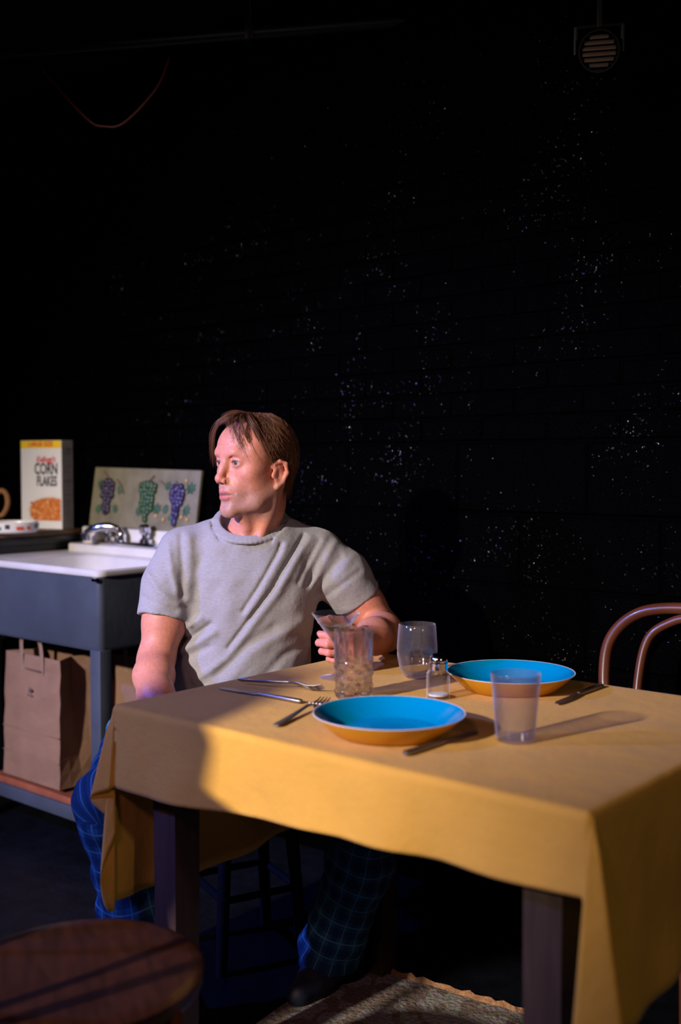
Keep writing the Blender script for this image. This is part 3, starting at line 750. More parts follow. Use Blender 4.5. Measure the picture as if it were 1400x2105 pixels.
# painted board with grapes, leaning on the wall behind the sink
gb = empty('grape_board', WF(-2.965, 2.416, .963), ANG); tag(gb, 'beige wall board painted with three bunches of grapes behind the faucet', 'board')
lean = math.radians(-8); BT = Matrix.Rotation(lean, 4, 'X') @ Matrix.Rotation(math.radians(1.0), 4, 'Y')
def bset(o): o.matrix_local = BT; return o
GW, GH = .285, .212
bset(MB().box((-GW, 0, 0), (GW, .016, GH), bev=.004).build('board_panel', M['board_beige'], gb))
def bunch(cx, cz, mat, name, shape, seed):
    r = random.Random(seed); m_ = MB()
    for wx, dz in shape:
        for i in range(max(1, round(wx/.008))):
            x = cx + (i-(max(1, round(wx/.008))-1)/2)*.0165 + r.uniform(-.003, .003) + dz*.0
            z = cz - dz + r.uniform(-.003, .003)
            bm = bmesh.new(); bmesh.ops.create_icosphere(bm, subdivisions=2, radius=.0118)
            bm.verts.index_update()
            m_.add([(v.co.x+x, v.co.y*.7-.004-r.uniform(0, .003), v.co.z+z) for v in bm.verts], [[v.index for v in f_.verts] for f_ in bm.faces]); bm.free()
    o = bset(m_.build(name, mat, gb)); o['kind'] = 'stuff'
bunch(-.190, .150, M['grape_purple'], 'grape_bunch', [(.020, -.012), (.032, 0), (.034, .013), (.034, .026), (.030, .039), (.018, .052), (.016, .065), (.016, .078), (.014, .091), (.008, .102)], 3)
bunch(.030, .150, M['grape_green'], 'grape_bunch', [(.024, -.010), (.040, 0), (.042, .013), (.034, .026), (.032, .039), (.030, .052), (.036, .065), (.034, .078), (.016, .091), (.010, .104), (.008, .117)], 4)
bunch(.185, .140, M['grape_blue'], 'grape_bunch', [(.024, -.012), (.034, 0), (.034, .013), (.030, .026), (.024, .039), (.018, .052), (.016, .065), (.014, .078), (.008, .091), (.008, .103), (.008, .114)], 5)
def leaf(x, z, s, rot, mat=None):
    pts = []
    for k in range(14):
        a = 2*PI*k/14; rr = s*(1 if k % 2 else .62)*(1.15 if k == 0 else 1)
        pts.append((rr*math.cos(a), rr*.85*math.sin(a)))
    c, s_ = math.cos(rot), math.sin(rot)
    pts = [(x+p*c-q*s_, z+p*s_+q*c) for p, q in pts]
    m_ = MB(); m_.loft([[(p, -.0005, q) for p, q in pts], [(p, -.0035, q) for p, q in pts]]); m_.add([(x, -.006, z)] + [(p, -.0035, q) for p, q in pts], [(0, k+1, (k+1) % 14+1) for k in range(14)])
    bset(m_.build('leaf', mat or M['leaf_green'], gb, smooth=False))
for q in ((-.235, .150, .022, .3), (-.125, .135, .020, 1.4), (-.235, .060, .020, .5), (-.140, .065, .018, 2.2), (.085, .075, .024, .2), (-.010, .060, .018, 2.4),
          (.130, .155, .018, .6), (.245, .150, .026, .2), (.130, .075, .018, 1.2), (.235, .075, .022, .9), (.160, .048, .014, .1)):
    leaf(*q)
def twig(pts): bset(MB().tube([(x, -.003, z) for x, z in pts], .0028, 6).build('twig', M['twig_brown'], gb))
twig([(-.222, .195), (-.20, .178), (-.185, .160)]); twig([(.002, .150), (.03, .168), (.055, .188)]); twig([(.170, .172), (.180, .160), (.186, .150)]); twig([(-.15, .17), (-.12, .150), (-.10, .120)]); twig([(.09, .17), (.11, .160), (.125, .150)])
def fruit(x, z):
    bm = bmesh.new(); bmesh.ops.create_icosphere(bm, subdivisions=2, radius=.0075); bm.verts.index_update()
    bset(MB().add([(v.co.x+x, v.co.y*.6-.003, v.co.z+z) for v in bm.verts], [[v.index for v in f_.verts] for f_ in bm.faces]).build('fruit', M['fruit_orange'], gb)); bm.free()
for q in ((.215, .052), (.125, .040), (.245, .045), (.085, .050), (.222, .175)): fruit(*q)

# paper bags on the sink shelf
def paper_bag(name, loc, rz, w_, d_, h_, label, ink=True, mat='kraft'):
    t = empty(name, loc, rz); tag(t, label, 'paper bag', 'brown paper bags')
    r = random.Random(hash(name) % 97 + int(w_*1000)); n_ = 9; rings = []
    for j in range(n_+1):
        z = h_*j/n_; k = j/n_; g = .045*math.sin(min(1, k*1.15)*PI/2)*d_/.17     # side gusset folds inward towards the top
        x0, x1 = -w_/2+.004*k, w_/2-.004*k; y0, y1 = -d_/2+.012*k, d_/2-.012*k
        wob = lambda: r.uniform(-.0025, .0025)*(1 if 0 < j else 0)
        rings.append([(x0, y0+wob(), z), (x0*.33, y0-.004*math.sin(PI*k)+wob(), z), (x1*.33, y0-.004*math.sin(PI*k)+wob(), z), (x1, y0+wob(), z), (x1-g*.55+wob(), y0*.5, z), (x1-g, wob(), z), (x1-g*.55+wob(), y1*.5, z), (x1, y1+wob(), z), (0, y1+wob(), z), (x0, y1+wob(), z), (x0+g, wob(), z)])
    o = MB().loft(rings, cap0=True).build('bag_body', M[mat], t, smooth=False)
    sm_ = o.modifiers.new('thick', 'SOLIDIFY'); sm_.thickness = .0012; sm_.offset = -1
    for y in (-d_/2+.008, d_/2-.008):
        pts = spline([(-.055, y, h_-.055), (-.055, y, h_+.01), (-.045, y-.004, h_+.055), (0, y-.01, h_+.075), (.045, y-.004, h_+.055), (.055, y, h_+.01), (.055, y, h_-.055)], 5)
        MB().tube(pts, .0095, 8, flat=.16, up=(0, 1, 0)).build('bag_handle', M['kraft_handle'], t)
    for z in (h_*.20, h_*.40):
        MB().box((-w_/2+.001, -d_/2-.0016, z-.0008), (w_/2-.001, -d_/2+.006, z+.0008)).build('fold_line', M['kraft_handle'], t, smooth=False)
    if ink:
        y = -d_/2-.0036
        m_ = MB().add([(x+.005, y, z) for x, z in ((-.014, .278), (.010, .276), (.010, .281), (-.014, .282))], [(0, 1, 2, 3)])
        m_.add([(x+.005, y, z) for x, z in ((-.006, .285), (-.001, .285), (.001, .306), (-.004, .306))], [(0, 1, 2, 3)])
        m_.add([(x+.005, y, z) for x, z in ((-.001, .290), (.010, .292), (.012, .300), (.002, .301))], [(0, 1, 2, 3)])
        m_.build('printed_mark', M['kraft_ink'], t, smooth=False)
        MB().add([(x, y+.001, z) for x, z in ((-.02, .362), (.06, .360), (.06, .365), (-.02, .366))], [(0, 1, 2, 3)]).build('printed_mark', M['kraft_ink'], t, smooth=False)
paper_bag('paper_bag', WF(-2.990, 2.075, .171), ANG, .31, .175, .405, 'creased brown paper shopping bag at the front of the sink shelf')
paper_bag('paper_bag', WF(-2.87, 2.295, .150), ANG+.10, .29, .16, .415, 'brown paper bag behind the other bag on the sink shelf', ink=False)
tr = empty('wooden_tray', WF(-2.93, 2.075, .1495), ANG); tag(tr, 'reddish brown wooden tray under the front paper bag', 'tray')
MB().box((-.23, -.105, 0), (.23, .105, .008)).build('tray_base', M['tray_red'], tr, smooth=False)
for s in (-1, 1):
    MB().box((-.23, s*.105-.006, .0), (.23, s*.105+.006, .020), bev=.002).build('tray_side', M['tray_red'], tr)
    MB().box((s*.236-.006, -.111, .0), (s*.236+.006, .111, .020), bev=.002).build('tray_side', M['tray_red'], tr)
wb2 = MB().box((-.02, -.016, 0), (.02, .016, .022), bev=.004).build('wood_block', M['block_pine'], None, WF(-2.66, 2.03, .1495), (0, 0, ANG+.2))
tag(wb2, 'small pale wooden block on the sink shelf beside the tray', 'block')

# unseen panel added off frame left, outline shaped to shade the near-left table
FD = 3.1; FA = math.radians(42)
sf_ = empty('shade_panel', (KEY.x+FD*math.sin(FA), KEY.y+FD*math.cos(FA), 0), -FA); tag(sf_, 'unseen black panel added left of the frame to shade the table', 'light blocker')
pts = [(43.2, None), (43.5, -29.6), (46.2, -26.4), (46.6, -24.9), (45.4, -23.7), (43.8, -22.5), (42.6, -22.45), (41.0, -23.3), (39.4, -24.6), (38.0, -26.5), (37.2, None)]
poly = []
for az_, el_ in pts:
    a_ = math.radians(az_)-FA
    poly.append((FD*math.tan(a_), .02 if el_ is None else KEY.z+FD/math.cos(a_)*math.tan(math.radians(el_))))
MB().loft([[(x, -.012, z) for x, z in poly], [(x, .012, z) for x, z in poly]], cap0=True, cap1=True).build('panel', M['counter_black'], sf_, smooth=False)
for x in (-.15, .15): MB().box((x-.02, -.25, 0), (x+.02, .25, .02)).build('foot', M['counter_black'], sf_, smooth=False)
# ================================================================== THE MAN
PO = np.array((-.235, 2.58, 0.0))
man = empty('person', tuple(PO)); tag(man, 'man in a grey T-shirt and blue plaid trousers sitting at the table looking left', 'person')

# ---- small signed-distance modeller
def smin(a, b, k):
    if k <= 0: return np.minimum(a, b)
    h = np.clip(.5+.5*(b-a)/k, 0, 1); return b+(a-b)*h-k*h*(1-h)
class Vox:
    def __init__(s, lo, hi, res):
        s.lo = np.array(lo, float); s.res = res
        s.n = np.ceil((np.array(hi)-s.lo)/res).astype(int)+1
        s.ax = [s.lo[i]+res*np.arange(s.n[i]) for i in range(3)]
        s.D = np.full(s.n, .05, np.float32)
    def sl(s, lo, hi):
        i0 = np.clip(np.floor((np.array(lo)-s.lo)/s.res).astype(int), 0, s.n); i1 = np.clip(np.ceil((np.array(hi)-s.lo)/s.res).astype(int)+1, 0, s.n)
        S_ = tuple(slice(a, b) for a, b in zip(i0, i1))
        X, Y, Z = (s.ax[i][i0[i]:i1[i]].astype(np.float32) for i in range(3))
        return S_, X[:, None, None], Y[None, :, None], Z[None, None, :]
    def apply(s, fn, lo, hi, k, sub=False, pad=.03):
        lo = np.array(lo)-pad-k; hi = np.array(hi)+pad+k
        S_, X, Y, Z = s.sl(lo, hi)
        if 0 in s.D[S_].shape: return
        d = fn(X, Y, Z)
        s.D[S_] = -smin(-s.D[S_], d, k) if sub else smin(s.D[S_], d, k)
    def ell(s, c, r, k=.01, sub=False, R=None):
        c = np.array(c, np.float32); r = np.array(r, np.float32); m = float(max(r))
        def fn(X, Y, Z):
            x, y, z = X-c[0], Y-c[1], Z-c[2]
            if R is not None:
                x, y, z = (R[0][i]*x+R[1][i]*y+R[2][i]*z for i in range(3))
            k0 = np.sqrt((x/r[0])**2+(y/r[1])**2+(z/r[2])**2)+1e-6; k1 = np.sqrt((x/r[0]**2)**2+(y/r[1]**2)**2+(z/r[2]**2)**2)+1e-6
            return k0*(k0-1)/k1
        s.apply(fn, c-(r if R is None else m), c+(r if R is None else m), k, sub)
    def cone(s, a, b, ra, rb, k=.01, sub=False):
        a = np.array(a, np.float32); b = np.array(b, np.float32); ba = b-a; q = float(ba@ba)+1e-9; m = max(ra, rb)
        def fn(X, Y, Z):
            x, y, z = X-a[0], Y-a[1], Z-a[2]
            h = np.clip((x*ba[0]+y*ba[1]+z*ba[2])/q, 0, 1)
            return np.sqrt((x-ba[0]*h)**2+(y-ba[1]*h)**2+(z-ba[2]*h)**2)-(ra+(rb-ra)*h)
        s.apply(fn, np.minimum(a, b)-m, np.maximum(a, b)+m, k, sub)
    def chain(s, pts, rad, k=.01, sub=False):
        for i in range(len(pts)-1): s.cone(pts[i], pts[i+1], rad[i], rad[i+1], k, sub)
    def surf(s):
        D = s.D.astype(np.float64); D[0], D[-1] = .05, .05; D[:, 0], D[:, -1] = .05, .05; D[:, :, 0], D[:, :, -1] = .05, .05
        I = D < 0; n = D.shape
        cnt = np.zeros((n[0]-1, n[1]-1, n[2]-1), np.int8); acc = [np.zeros(cnt.shape) for _ in range(3)]
        quads = []
        def cs(o): return tuple(slice(o[i], n[i]-1+o[i]) for i in range(3))
        for ax in range(3):
            o1, o2 = [i for i in range(3) if i != ax]
            for p in (0, 1):
                for q in (0, 1):
                    a = [0, 0, 0]; a[o1] = p; a[o2] = q; b = list(a); b[ax] = 1
                    A, B = D[cs(a)], D[cs(b)]; m_ = (A < 0) != (B < 0)
                    t = np.where(m_, A/np.where(m_, A-B, 1), 0)
                    cnt += m_
                    for i in range(3): acc[i] += np.where(m_, a[i]+(t if i == ax else 0), 0)
        act = cnt > 0; idx = np.full(cnt.shape, -1, np.int64); idx[act] = np.arange(act.sum())
        ijk = np.argwhere(act); P = np.stack([acc[i][act]/cnt[act] for i in range(3)], 1)+ijk
        V = P*s.res+s.lo
        for ax in range(3):
            o1, o2 = [(1, 2), (2, 0), (0, 1)][ax]
            sa = [slice(None)]*3; sb_ = [slice(None)]*3; sa[ax] = slice(0, n[ax]-1); sb_[ax] = slice(1, n[ax])
            A, B = I[tuple(sa)], I[tuple(sb_)]
            e = np.argwhere(A != B); inside = A[tuple(e.T)]
            ok = (e[:, o1] > 0) & (e[:, o2] > 0) & (e[:, o1] < n[o1]-1) & (e[:, o2] < n[o2]-1); e = e[ok]; inside = inside[ok]
            def g(d1_, d2_):
                f_ = e.copy(); f_[:, o1] -= d1_; f_[:, o2] -= d2_; return idx[tuple(f_.T)]
            q = np.stack([g(1, 1), g(0, 1), g(0, 0), g(1, 0)], 1)
            q[~inside] = q[~inside][:, ::-1]
            quads.append(q)
        return V, np.concatenate(quads)
def relax(V, F, it=2, lam=.5):
    E_ = np.concatenate([F[:, [0, 1]], F[:, [1, 2]], F[:, [2, 3]], F[:, [3, 0]]]); E_ = np.concatenate([E_, E_[:, ::-1]])
    deg = np.bincount(E_[:, 0], minlength=len(V)).astype(float)
    for _ in range(it):
        S_ = np.stack([np.bincount(E_[:, 0], weights=V[E_[:, 1], i], minlength=len(V)) for i in range(3)], 1)/np.maximum(deg, 1)[:, None]
        V = V+lam*(S_-V)
    return V
def raw_mesh(name, V, F, mat, attrs=None):
    me = bpy.data.meshes.new(name)
    me.vertices.add(len(V)); me.vertices.foreach_set('co', np.asarray(V, np.float32).ravel())
    me.loops.add(F.size); me.loops.foreach_set('vertex_index', F.ravel().astype(np.int32))
    me.polygons.add(len(F)); k = F.shape[1]
    me.polygons.foreach_set('loop_start', np.arange(0, F.size, k, dtype=np.int32))
    me.polygons.foreach_set('loop_total', np.full(len(F), k, np.int32))
    me.polygons.foreach_set('use_smooth', np.ones(len(F), bool))
    me.update(calc_edges=True); me.validate()
    me.materials.append(mat)
    for nm, (tp, arr) in (attrs or {}).items():
        a = me.attributes.new(nm, tp, 'POINT')
        a.data.foreach_set('color' if tp == 'FLOAT_COLOR' else 'vector', np.asarray(arr, np.float32).ravel())
    return me

# ---- head frame: x = his left, y = the way he faces, z = up; origin between the eyes at ear depth
YAW = math.radians(48)
HO = np.array((-.199, 2.505, 1.192))
HL = np.array((math.cos(YAW), -math.sin(YAW), 0)); HF = np.array((-math.sin(YAW), -math.cos(YAW), 0)); HU = np.array((0, 0, 1.0))
HM = np.stack([HL*.95, HF*.94, HU], 0)
def h2w(P): return HO + np.asarray(P) @ HM
def w2h(P): return (np.asarray(P)-HO) @ np.linalg.inv(HM)

HV = Vox((-.105, -.125, -.285), (.105, .135, .14), .0017)
CC = np.array((0, -.012, .028)); CR = np.array((.0755, .0970, .0775))
HV.ell(CC, CR, .0)
HV.ell((0, .030, .034), (.064, .058, .052), .03)
HV.ell((0, .030, -.020), (.061, .052, .062), .03)
HV.ell((0, .032, -.066), (.050, .050, .044), .03)
for s in (-1, 1):
    HV.ell((s*.046, .050, -.024), (.022, .020, .017), .02)           # cheekbone
    HV.ell((s*.050, .014, -.044), (.0185, .036, .046), .02)          # cheek down to the jaw
    HV.chain([(s*.056, -.006, -.066), (s*.046, .030, -.090), (s*.014, .072, -.106)], [.0125, .0115, .013], .024)   # jaw
    HV.chain([(s*.010, .084, .019), (s*.030, .080, .0215), (s*.046, .066, .016)], [.0075, .0085, .007], .014)       # brow
    HV.ell((s*.060, .030, .020), (.014, .030, .030), .02, sub=False)
HV.ell((0, .079, -.108), (.020, .014, .014), .018)
HV.ell((0, .066, -.062), (.032, .027, .030), .022)
# eye sockets
for s in (-1, 1):
    HV.ell((s*.031, .092, -.001), (.016, .013, .0105), .014, sub=True)
# nose
HV.chain([(0, .082, .012), (0, .0925, -.010), (0, .1035, -.032)], [.0078, .0076, .0090], .012)
HV.ell((0, .1050, -.0370), (.0105, .0088, .0082), .008)
for s in (-1, 1):
    HV.ell((s*.0120, .0955, -.0415), (.0074, .0092, .0068), .006)
    HV.ell((s*.0062, .0985, -.0485), (.0034, .0050, .0040), .003, sub=True)
# eyeballs sit in lids
EYE = [(s*.0315, .0695, .0) for s in (-1, 1)]
for e in EYE:
    s = 1 if e[0] > 0 else -1
    HV.ell(e, (.0145, .0140, .0138), .005)
    HV.ell((e[0], e[1]+.0005, e[2]+.0005), (.0165, .016, .0135), .006)
    HV.ell((e[0]+s*.001, e[1]+.014, e[2]-.0006), (.0126, .0145, .0049), .0016, sub=True)     # opening of the lids
    HV.chain([(e[0]-.012, e[1]+.0155, e[2]+.0108), (e[0], e[1]+.0185, e[2]+.0125), (e[0]+.012, e[1]+.0145, e[2]+.0098)], [.0018]*3, .004, sub=True)   # lid crease
    HV.chain([(e[0]-s*.010, e[1]+.0165, e[2]-.0125), (e[0]+s*.004, e[1]+.0155, e[2]-.0165), (e[0]+s*.014, e[1]+.0105, e[2]-.0135)], [.0016]*3, .005, sub=True)  # under the eye
# mouth, slightly open
for s in (-1, 1):
    HV.chain([(0, .0925, -.0655), (s*.009, .0915, -.0648), (s*.023, .0805, -.0705)], [.0042, .0044, .0022], .005)
    HV.chain([(0, .0905, -.0795), (s*.011, .0885, -.0785), (s*.022, .0795, -.0728)], [.0056, .0052, .0024], .005)
    HV.chain([(0, .1000, -.0722), (s*.012, .0965, -.0720), (s*.0235, .0845, -.0720)], [.0030, .0028, .0012], .0018, sub=True)
    HV.chain([(s*.0175, .0965, -.0405), (s*.0235, .0930, -.0525), (s*.0310, .0830, -.0690)], [.0018, .0026, .0020], .006, sub=True)   # crease from nose to mouth
HV.cone((0, .1005, -.0535), (0, .0975, -.0600), .0018, .0026, .004, sub=True)
HV.ell((0, .0980, -.0925), (.016, .007, .0045), .009, sub=True)      # dip above the chin
# ears
EZ = -.017
for s in (-1, 1):
    HV.chain([(s*.074, .002, .008+EZ), (s*.083, -.012, .020+EZ), (s*.089, -.027, .014+EZ), (s*.089, -.031, -.006+EZ), (s*.083, -.023, -.026+EZ), (s*.077, -.010, -.038+EZ)], [.0045, .0050, .0050, .0048, .0050, .0065], .004)
    HV.ell((s*.078, -.014, -.006+EZ), (.0060, .0165, .0270), .005)
    HV.ell((s*.0870, -.0100, -.010+EZ), (.0075, .0085, .0130), .004, sub=True)
    HV.chain([(s*.0845, -.004, .010+EZ), (s*.0880, -.018, .011+EZ), (s*.0880, -.0235, -.006+EZ)], [.0024, .0027, .0022], .003, sub=True)
    HV.ell((s*.077, .0025, -.012+EZ), (.004, .004, .007), .004)
# lines of the forehead, eye corners and cheek
for z0, w0 in ((.040, .030), (.049, .034), (.058, .030)):
    HV.chain([(-w0, .0795, z0-.003), (-w0*.4, .0930, z0+.0005), (w0*.4, .0930, z0-.0005), (w0, .0795, z0-.002)], [.0007]*4, .003, sub=True)
for s in (-1, 1):
    for z1 in (.006, -.002, -.010): HV.cone((s*.0475, .0675, z1*.4), (s*.0570, .0545, z1), .0008, .0006, .003, sub=True)
# neck
nb = w2h((-.205, 2.545, 1.02)); nbl = w2h((-.205, 2.555, .945))
HV.chain([(0, -.030, -.040), (0, -.022, -.095), tuple(nb), tuple(nbl)], [.056, .054, .060, .075], .025)
HV.ell((0, .012, -.085), (.040, .040, .026), .03)
an = w2h((-.215, 2.468, 1.060)); HV.cone(tuple(w2h((-.222, 2.470, 1.075))), tuple(w2h((-.215, 2.478, 1.045))), .012, .009, .02)     # larynx
for s in (-1, 1):
    HV.chain([(s*.060, -.030, -.045), tuple(w2h((-.205+s*.018, 2.480, 1.010)))], [.013, .010], .016)                           # neck cords
hv, hf = HV.surf(); hv = relax(hv, hf, 2, .45)
def g3(P, c, r): return np.exp(-np.sum(((P-np.array(c))/np.array(r))**2, 1))
def tone(P):
    n_ = len(P); C = np.tile(np.array((.555, .22, .15)), (n_, 1))
    def mixto(w_, col): C[:] = C*(1-w_[:, None])+np.array(col)*w_[:, None]
    for s in (-1, 1):
        mixto(.35*g3(P, (s*.042, .062, -.030), (.022, .03, .020)), (.60, .20, .15))
        mixto(.5*g3(P, (s*.080, -.018, -.004), (.012, .022, .032)), (.60, .20, .145))
        mixto(.55*g3(P, (s*.0315, .083, -.001), (.017, .014, .010)), (.42, .17, .125))
    mixto(.5*g3(P, (0, .107, -.036), (.014, .014, .014)), (.62, .21, .16))
    lip = np.maximum(g3(P, (0, .094, -.0665), (.021, .016, .0042)), g3(P, (0, .092, -.0785), (.020, .016, .0050)))
    mixto(np.clip(lip*1.5, 0, .85), (.47, .115, .10))
    for s in (-1, 1):       # dark lash line along the upper lid
        q = P-np.array((s*.0325, .083, .0)); up = np.exp(-((q[:, 2]-(.0046*np.sqrt(np.clip(1-(q[:, 0]/.0135)**2, 0, 1))))/.0011)**2)*(np.abs(q[:, 0]) < .0135)*(np.abs(q[:, 1]) < .012)
        mixto(np.clip(up*.75, 0, 1), (.06, .03, .022))
    mixto(np.clip(g3(P, (0, .09, -.0722), (.021, .02, .0022))*1.6, 0, .9), (.12, .03, .025))
    # greying stubble on jaw, chin and lip
    jaw = 1/(1+np.exp((P[:, 2]+.062+.25*(P[:, 1]-.05)*(P[:, 1] < .05))/.008))*(1/(1+np.exp(-(P[:, 2]+.128)/.006)))*(P[:, 1] > -.02)
    mus = g3(P, (0, .098, -.057), (.022, .02, .0075))
    st_ = np.clip(np.maximum(jaw*.8, mus), 0, 1)*(1-np.clip(lip*2.0, 0, 1))
    sp_ = RNG.random(n_)
    mixto(st_*(.40+.45*sp_), (.235, .185, .17))
    return np.clip(C, 0, 1)
hc = tone(hv)

# ---- arms and hands
def hand(V, wrist, fwd, nrm, lat, curls, thumb, sc=1.0):
    w_ = np.array(wrist, float); F_ = np.array(fwd, float); F_ /= np.linalg.norm(F_)
    n_ = np.array(nrm, float); n_ -= F_*(n_@F_); n_ /= np.linalg.norm(n_)
    l_ = np.array(lat, float); l_ -= F_*(l_@F_)+n_*(l_@n_); l_ /= np.linalg.norm(l_)
    offs = (.029, .010, -.010, -.028); kl = (.088, .091, .087, .078)
    segs = ((.042, .025, .021), (.046, .029, .022), (.043, .027, .022), (.033, .020, .019)); rr = (.0098, .0100, .0096, .0086)
    tips = []
    for i in range(4):
        a = w_+F_*.004+l_*offs[i]*.55*sc; kn = w_+(F_*kl[i]+l_*offs[i])*sc
        V.cone(a, kn, .0165*sc, .0125*sc, .012)
    for i in range(4):
        p = w_+(F_*kl[i]+l_*offs[i])*sc; ang = 0
        for j in range(3):
            ang += math.radians(curls[i][j]); d = F_*math.cos(ang)+n_*math.sin(ang)
            q = p+d*segs[i][j]*sc
            V.cone(p, q, rr[i]*sc*(1-.08*j), rr[i]*sc*(.92-.09*j), .0035); p = q
        tips.append((p, d))
    p = w_+(F_*.022+l_*.024+n_*.008)*sc
    V.cone(w_+F_*.010+l_*.010, p, .017*sc, .0165*sc, .012)
    for j, (dirv, ln) in enumerate(thumb):
        d = F_*dirv[0]+n_*dirv[1]+l_*dirv[2]; d /= np.linalg.norm(d); q = p+d*ln*sc
        V.cone(p, q, (.0150, .0112, .0103)[j]*sc, (.0115, .0104, .0082)[j]*sc, .007 if j == 0 else .004); p = q
    tips.append((p, d))
    return tips, (F_, n_, l_)
RS, LS = np.array((-.368, 2.535, .977)), np.array((-.055, 2.56, .972))
# his right arm hangs to the lap
RA = Vox((-.53, 2.10, .54), (-.27, 2.62, 1.06), .003)
RE, RW = (-.422, 2.470, .742), (-.372, 2.275, .652)
RA.chain([RS, (-.396, 2.520, .89), (-.408, 2.500, .82), RE], [.044, .0465, .0465, .0400], .02)
RA.ell((-.408, 2.500, .84), (.043, .046, .06), .02)
RA.chain([RE, (-.418, 2.415, .716), (-.402, 2.345, .688), RW], [.0400, .0435, .0375, .0255], .02)
hand(RA, RW, (.30, -.90, -.20), (0, -.1, -1), (1, .3, 0), [(25, 25, 15), (28, 28, 15), (30, 28, 16), (34, 28, 16)], [((.6, .3, .8), .042), ((.9, .3, .4), .030), ((1, .3, .2), .024)])
rv, rf = RA.surf(); rv = relax(rv, rf, 2, .45)
# his left arm leans on the table, the hand closes on the stem of the glass
LA = Vox((-.12, 2.19, .735), (.19, 2.68, 1.06), .0024)
LE, LW = (.103, 2.585, .792), (.040, 2.372, .798)
LA.chain([LS, (.015, 2.575, .905), (.060, 2.585, .850), LE], [.042, .045, .045, .040], .02)
LA.ell((.045, 2.58, .868), (.044, .044, .05), .02)
LA.chain([LE, (.098, 2.520, .796), (.075, 2.450, .799), LW], [.0405, .0445, .0400, .0270], .02)
ltips, lax = hand(LA, LW, (-.30, -.95, .02), (-.95, .30, 0), (0, .05, 1), [(48, 62, 40), (54, 66, 42), (58, 68, 44), (60, 66, 42)], [((.45, .55, .75), .040), ((.75, .65, .15), .031), ((.80, .75, -.05), .025)], .95)
lv, lf = LA.surf(); lv = relax(lv, lf, 2, .45)
# trunk under the clothes joins them
TB = Vox((-.46, 2.44, .46), (.03, 2.70, 1.04), .008)
TB.chain([(-.235, 2.60, .54), (-.225, 2.585, .70), (-.21, 2.575, .90)], [.10, .085, .085], .05)
TB.chain([tuple(RS+(0, .03, -.01)), (-.21, 2.575, .96), tuple(LS+(0, .02, -.01))], [.035, .06, .035], .04)
tv, tf = TB.surf()
def armtone(P, tips_red):
    C = np.tile(np.array((.555, .22, .15)), (len(P), 1))
    w_ = tips_red[:, None]; return C*(1-w_)+np.array((.62, .22, .17))*w_
ac_r = armtone(rv, np.clip((.72-rv[:, 2])/.1, 0, .6)); ac_l = armtone(lv, np.clip((2.36-lv[:, 1])/.08, 0, .7)); ac_t = armtone(tv, np.zeros(len(tv)))
parts = [(h2w(hv), hf, hc), (rv, rf, ac_r), (lv, lf, ac_l), (tv, tf, ac_t)]
off = 0; VV = []; FF = []; CCs = []
for v_, f_, c_ in parts:
    VV.append(v_-PO); FF.append(f_+off); CCs.append(np.concatenate([c_, np.ones((len(c_), 1))], 1)); off += len(v_)
body = link('body', raw_mesh('body', np.concatenate(VV), np.concatenate(FF), M['skin'], {'col': ('FLOAT_COLOR', np.concatenate(CCs))}), man)
# eyes
gaze = np.array((.10, 1.0, .0)); gaze /= np.linalg.norm(gaze)
for e in EYE:
    mb = MB(); n_ = 40; rings = []; cols = []
    zax = Vector(gaze); xax = Vector((1, 0, 0)); xax = (xax-zax*xax.dot(zax)).normalized(); yax = zax.cross(xax)
    angs = [0.001, .06, .12, .17, .19, .26, .34, .42, .47, .50, .53, .62, .8, 1.0, 1.3, 1.7, 2.2, 2.8, 3.14]
    for a in angs:
        r = .0128 + (.0007 if a < .5 else 0)*math.cos(a/.5*PI/2)
        rings.append([tuple(Vector(e)+(zax*math.cos(a)+(xax*math.cos(2*PI*j/n_)+yax*math.sin(2*PI*j/n_))*math.sin(a))*r) for j in range(n_)])
        if a < .18: c = (.01, .01, .012)
        elif a < .45: c = (.075, .088, .080)
        elif a < .51: c = (.05, .06, .065)
        else: c = (.42, .37, .35)
        cols += [(*c, 1)]*n_
    V_ = np.array([p for r in rings for p in r]); F_ = np.array([(i*n_+j, i*n_+(j+1) % n_, (i+1)*n_+(j+1) % n_, (i+1)*n_+j) for i in range(len(angs)-1) for j in range(n_)])
    link('eye', raw_mesh('eye', h2w(V_)-PO, F_[:, ::-1].copy(), M['eye'], {'col': ('FLOAT_COLOR', cols)}), man)

# ---- hair: a close cap and many separate strands, combed from the crown
EL_TAB = [(0, 50), (18, 52), (34, 60), (48, 56), (60, 36), (66, 16), (70, -12), (74, -40), (83, -46), (88, -24), (100, -14), (109, -22), (116, -52), (132, -68), (180, -72)]
def el_lim(az):
    a = abs(az)
    return np.interp(a, [p[0] for p in EL_TAB], [p[1] for p in EL_TAB])
def sph(az, el, lift):
    a, el = np.radians(az), np.asarray(el, float); e = np.radians(np.maximum(el, -32))
    d = np.stack([np.sin(a)*np.cos(e), np.cos(a)*np.cos(e), np.sin(e)], -1)
    nrm_ = d/CR; nrm_ /= np.linalg.norm(nrm_, axis=-1, keepdims=True)
    low = np.clip(-32-el, 0, 60)[..., None]*np.array((0, .0004, -.0018))       # below the skull it follows the nape
    return CC+d*CR+nrm_*np.asarray(lift)[..., None]+low
KV = Vox((-.10, -.13, -.08), (.10, .11, .13), .0026)
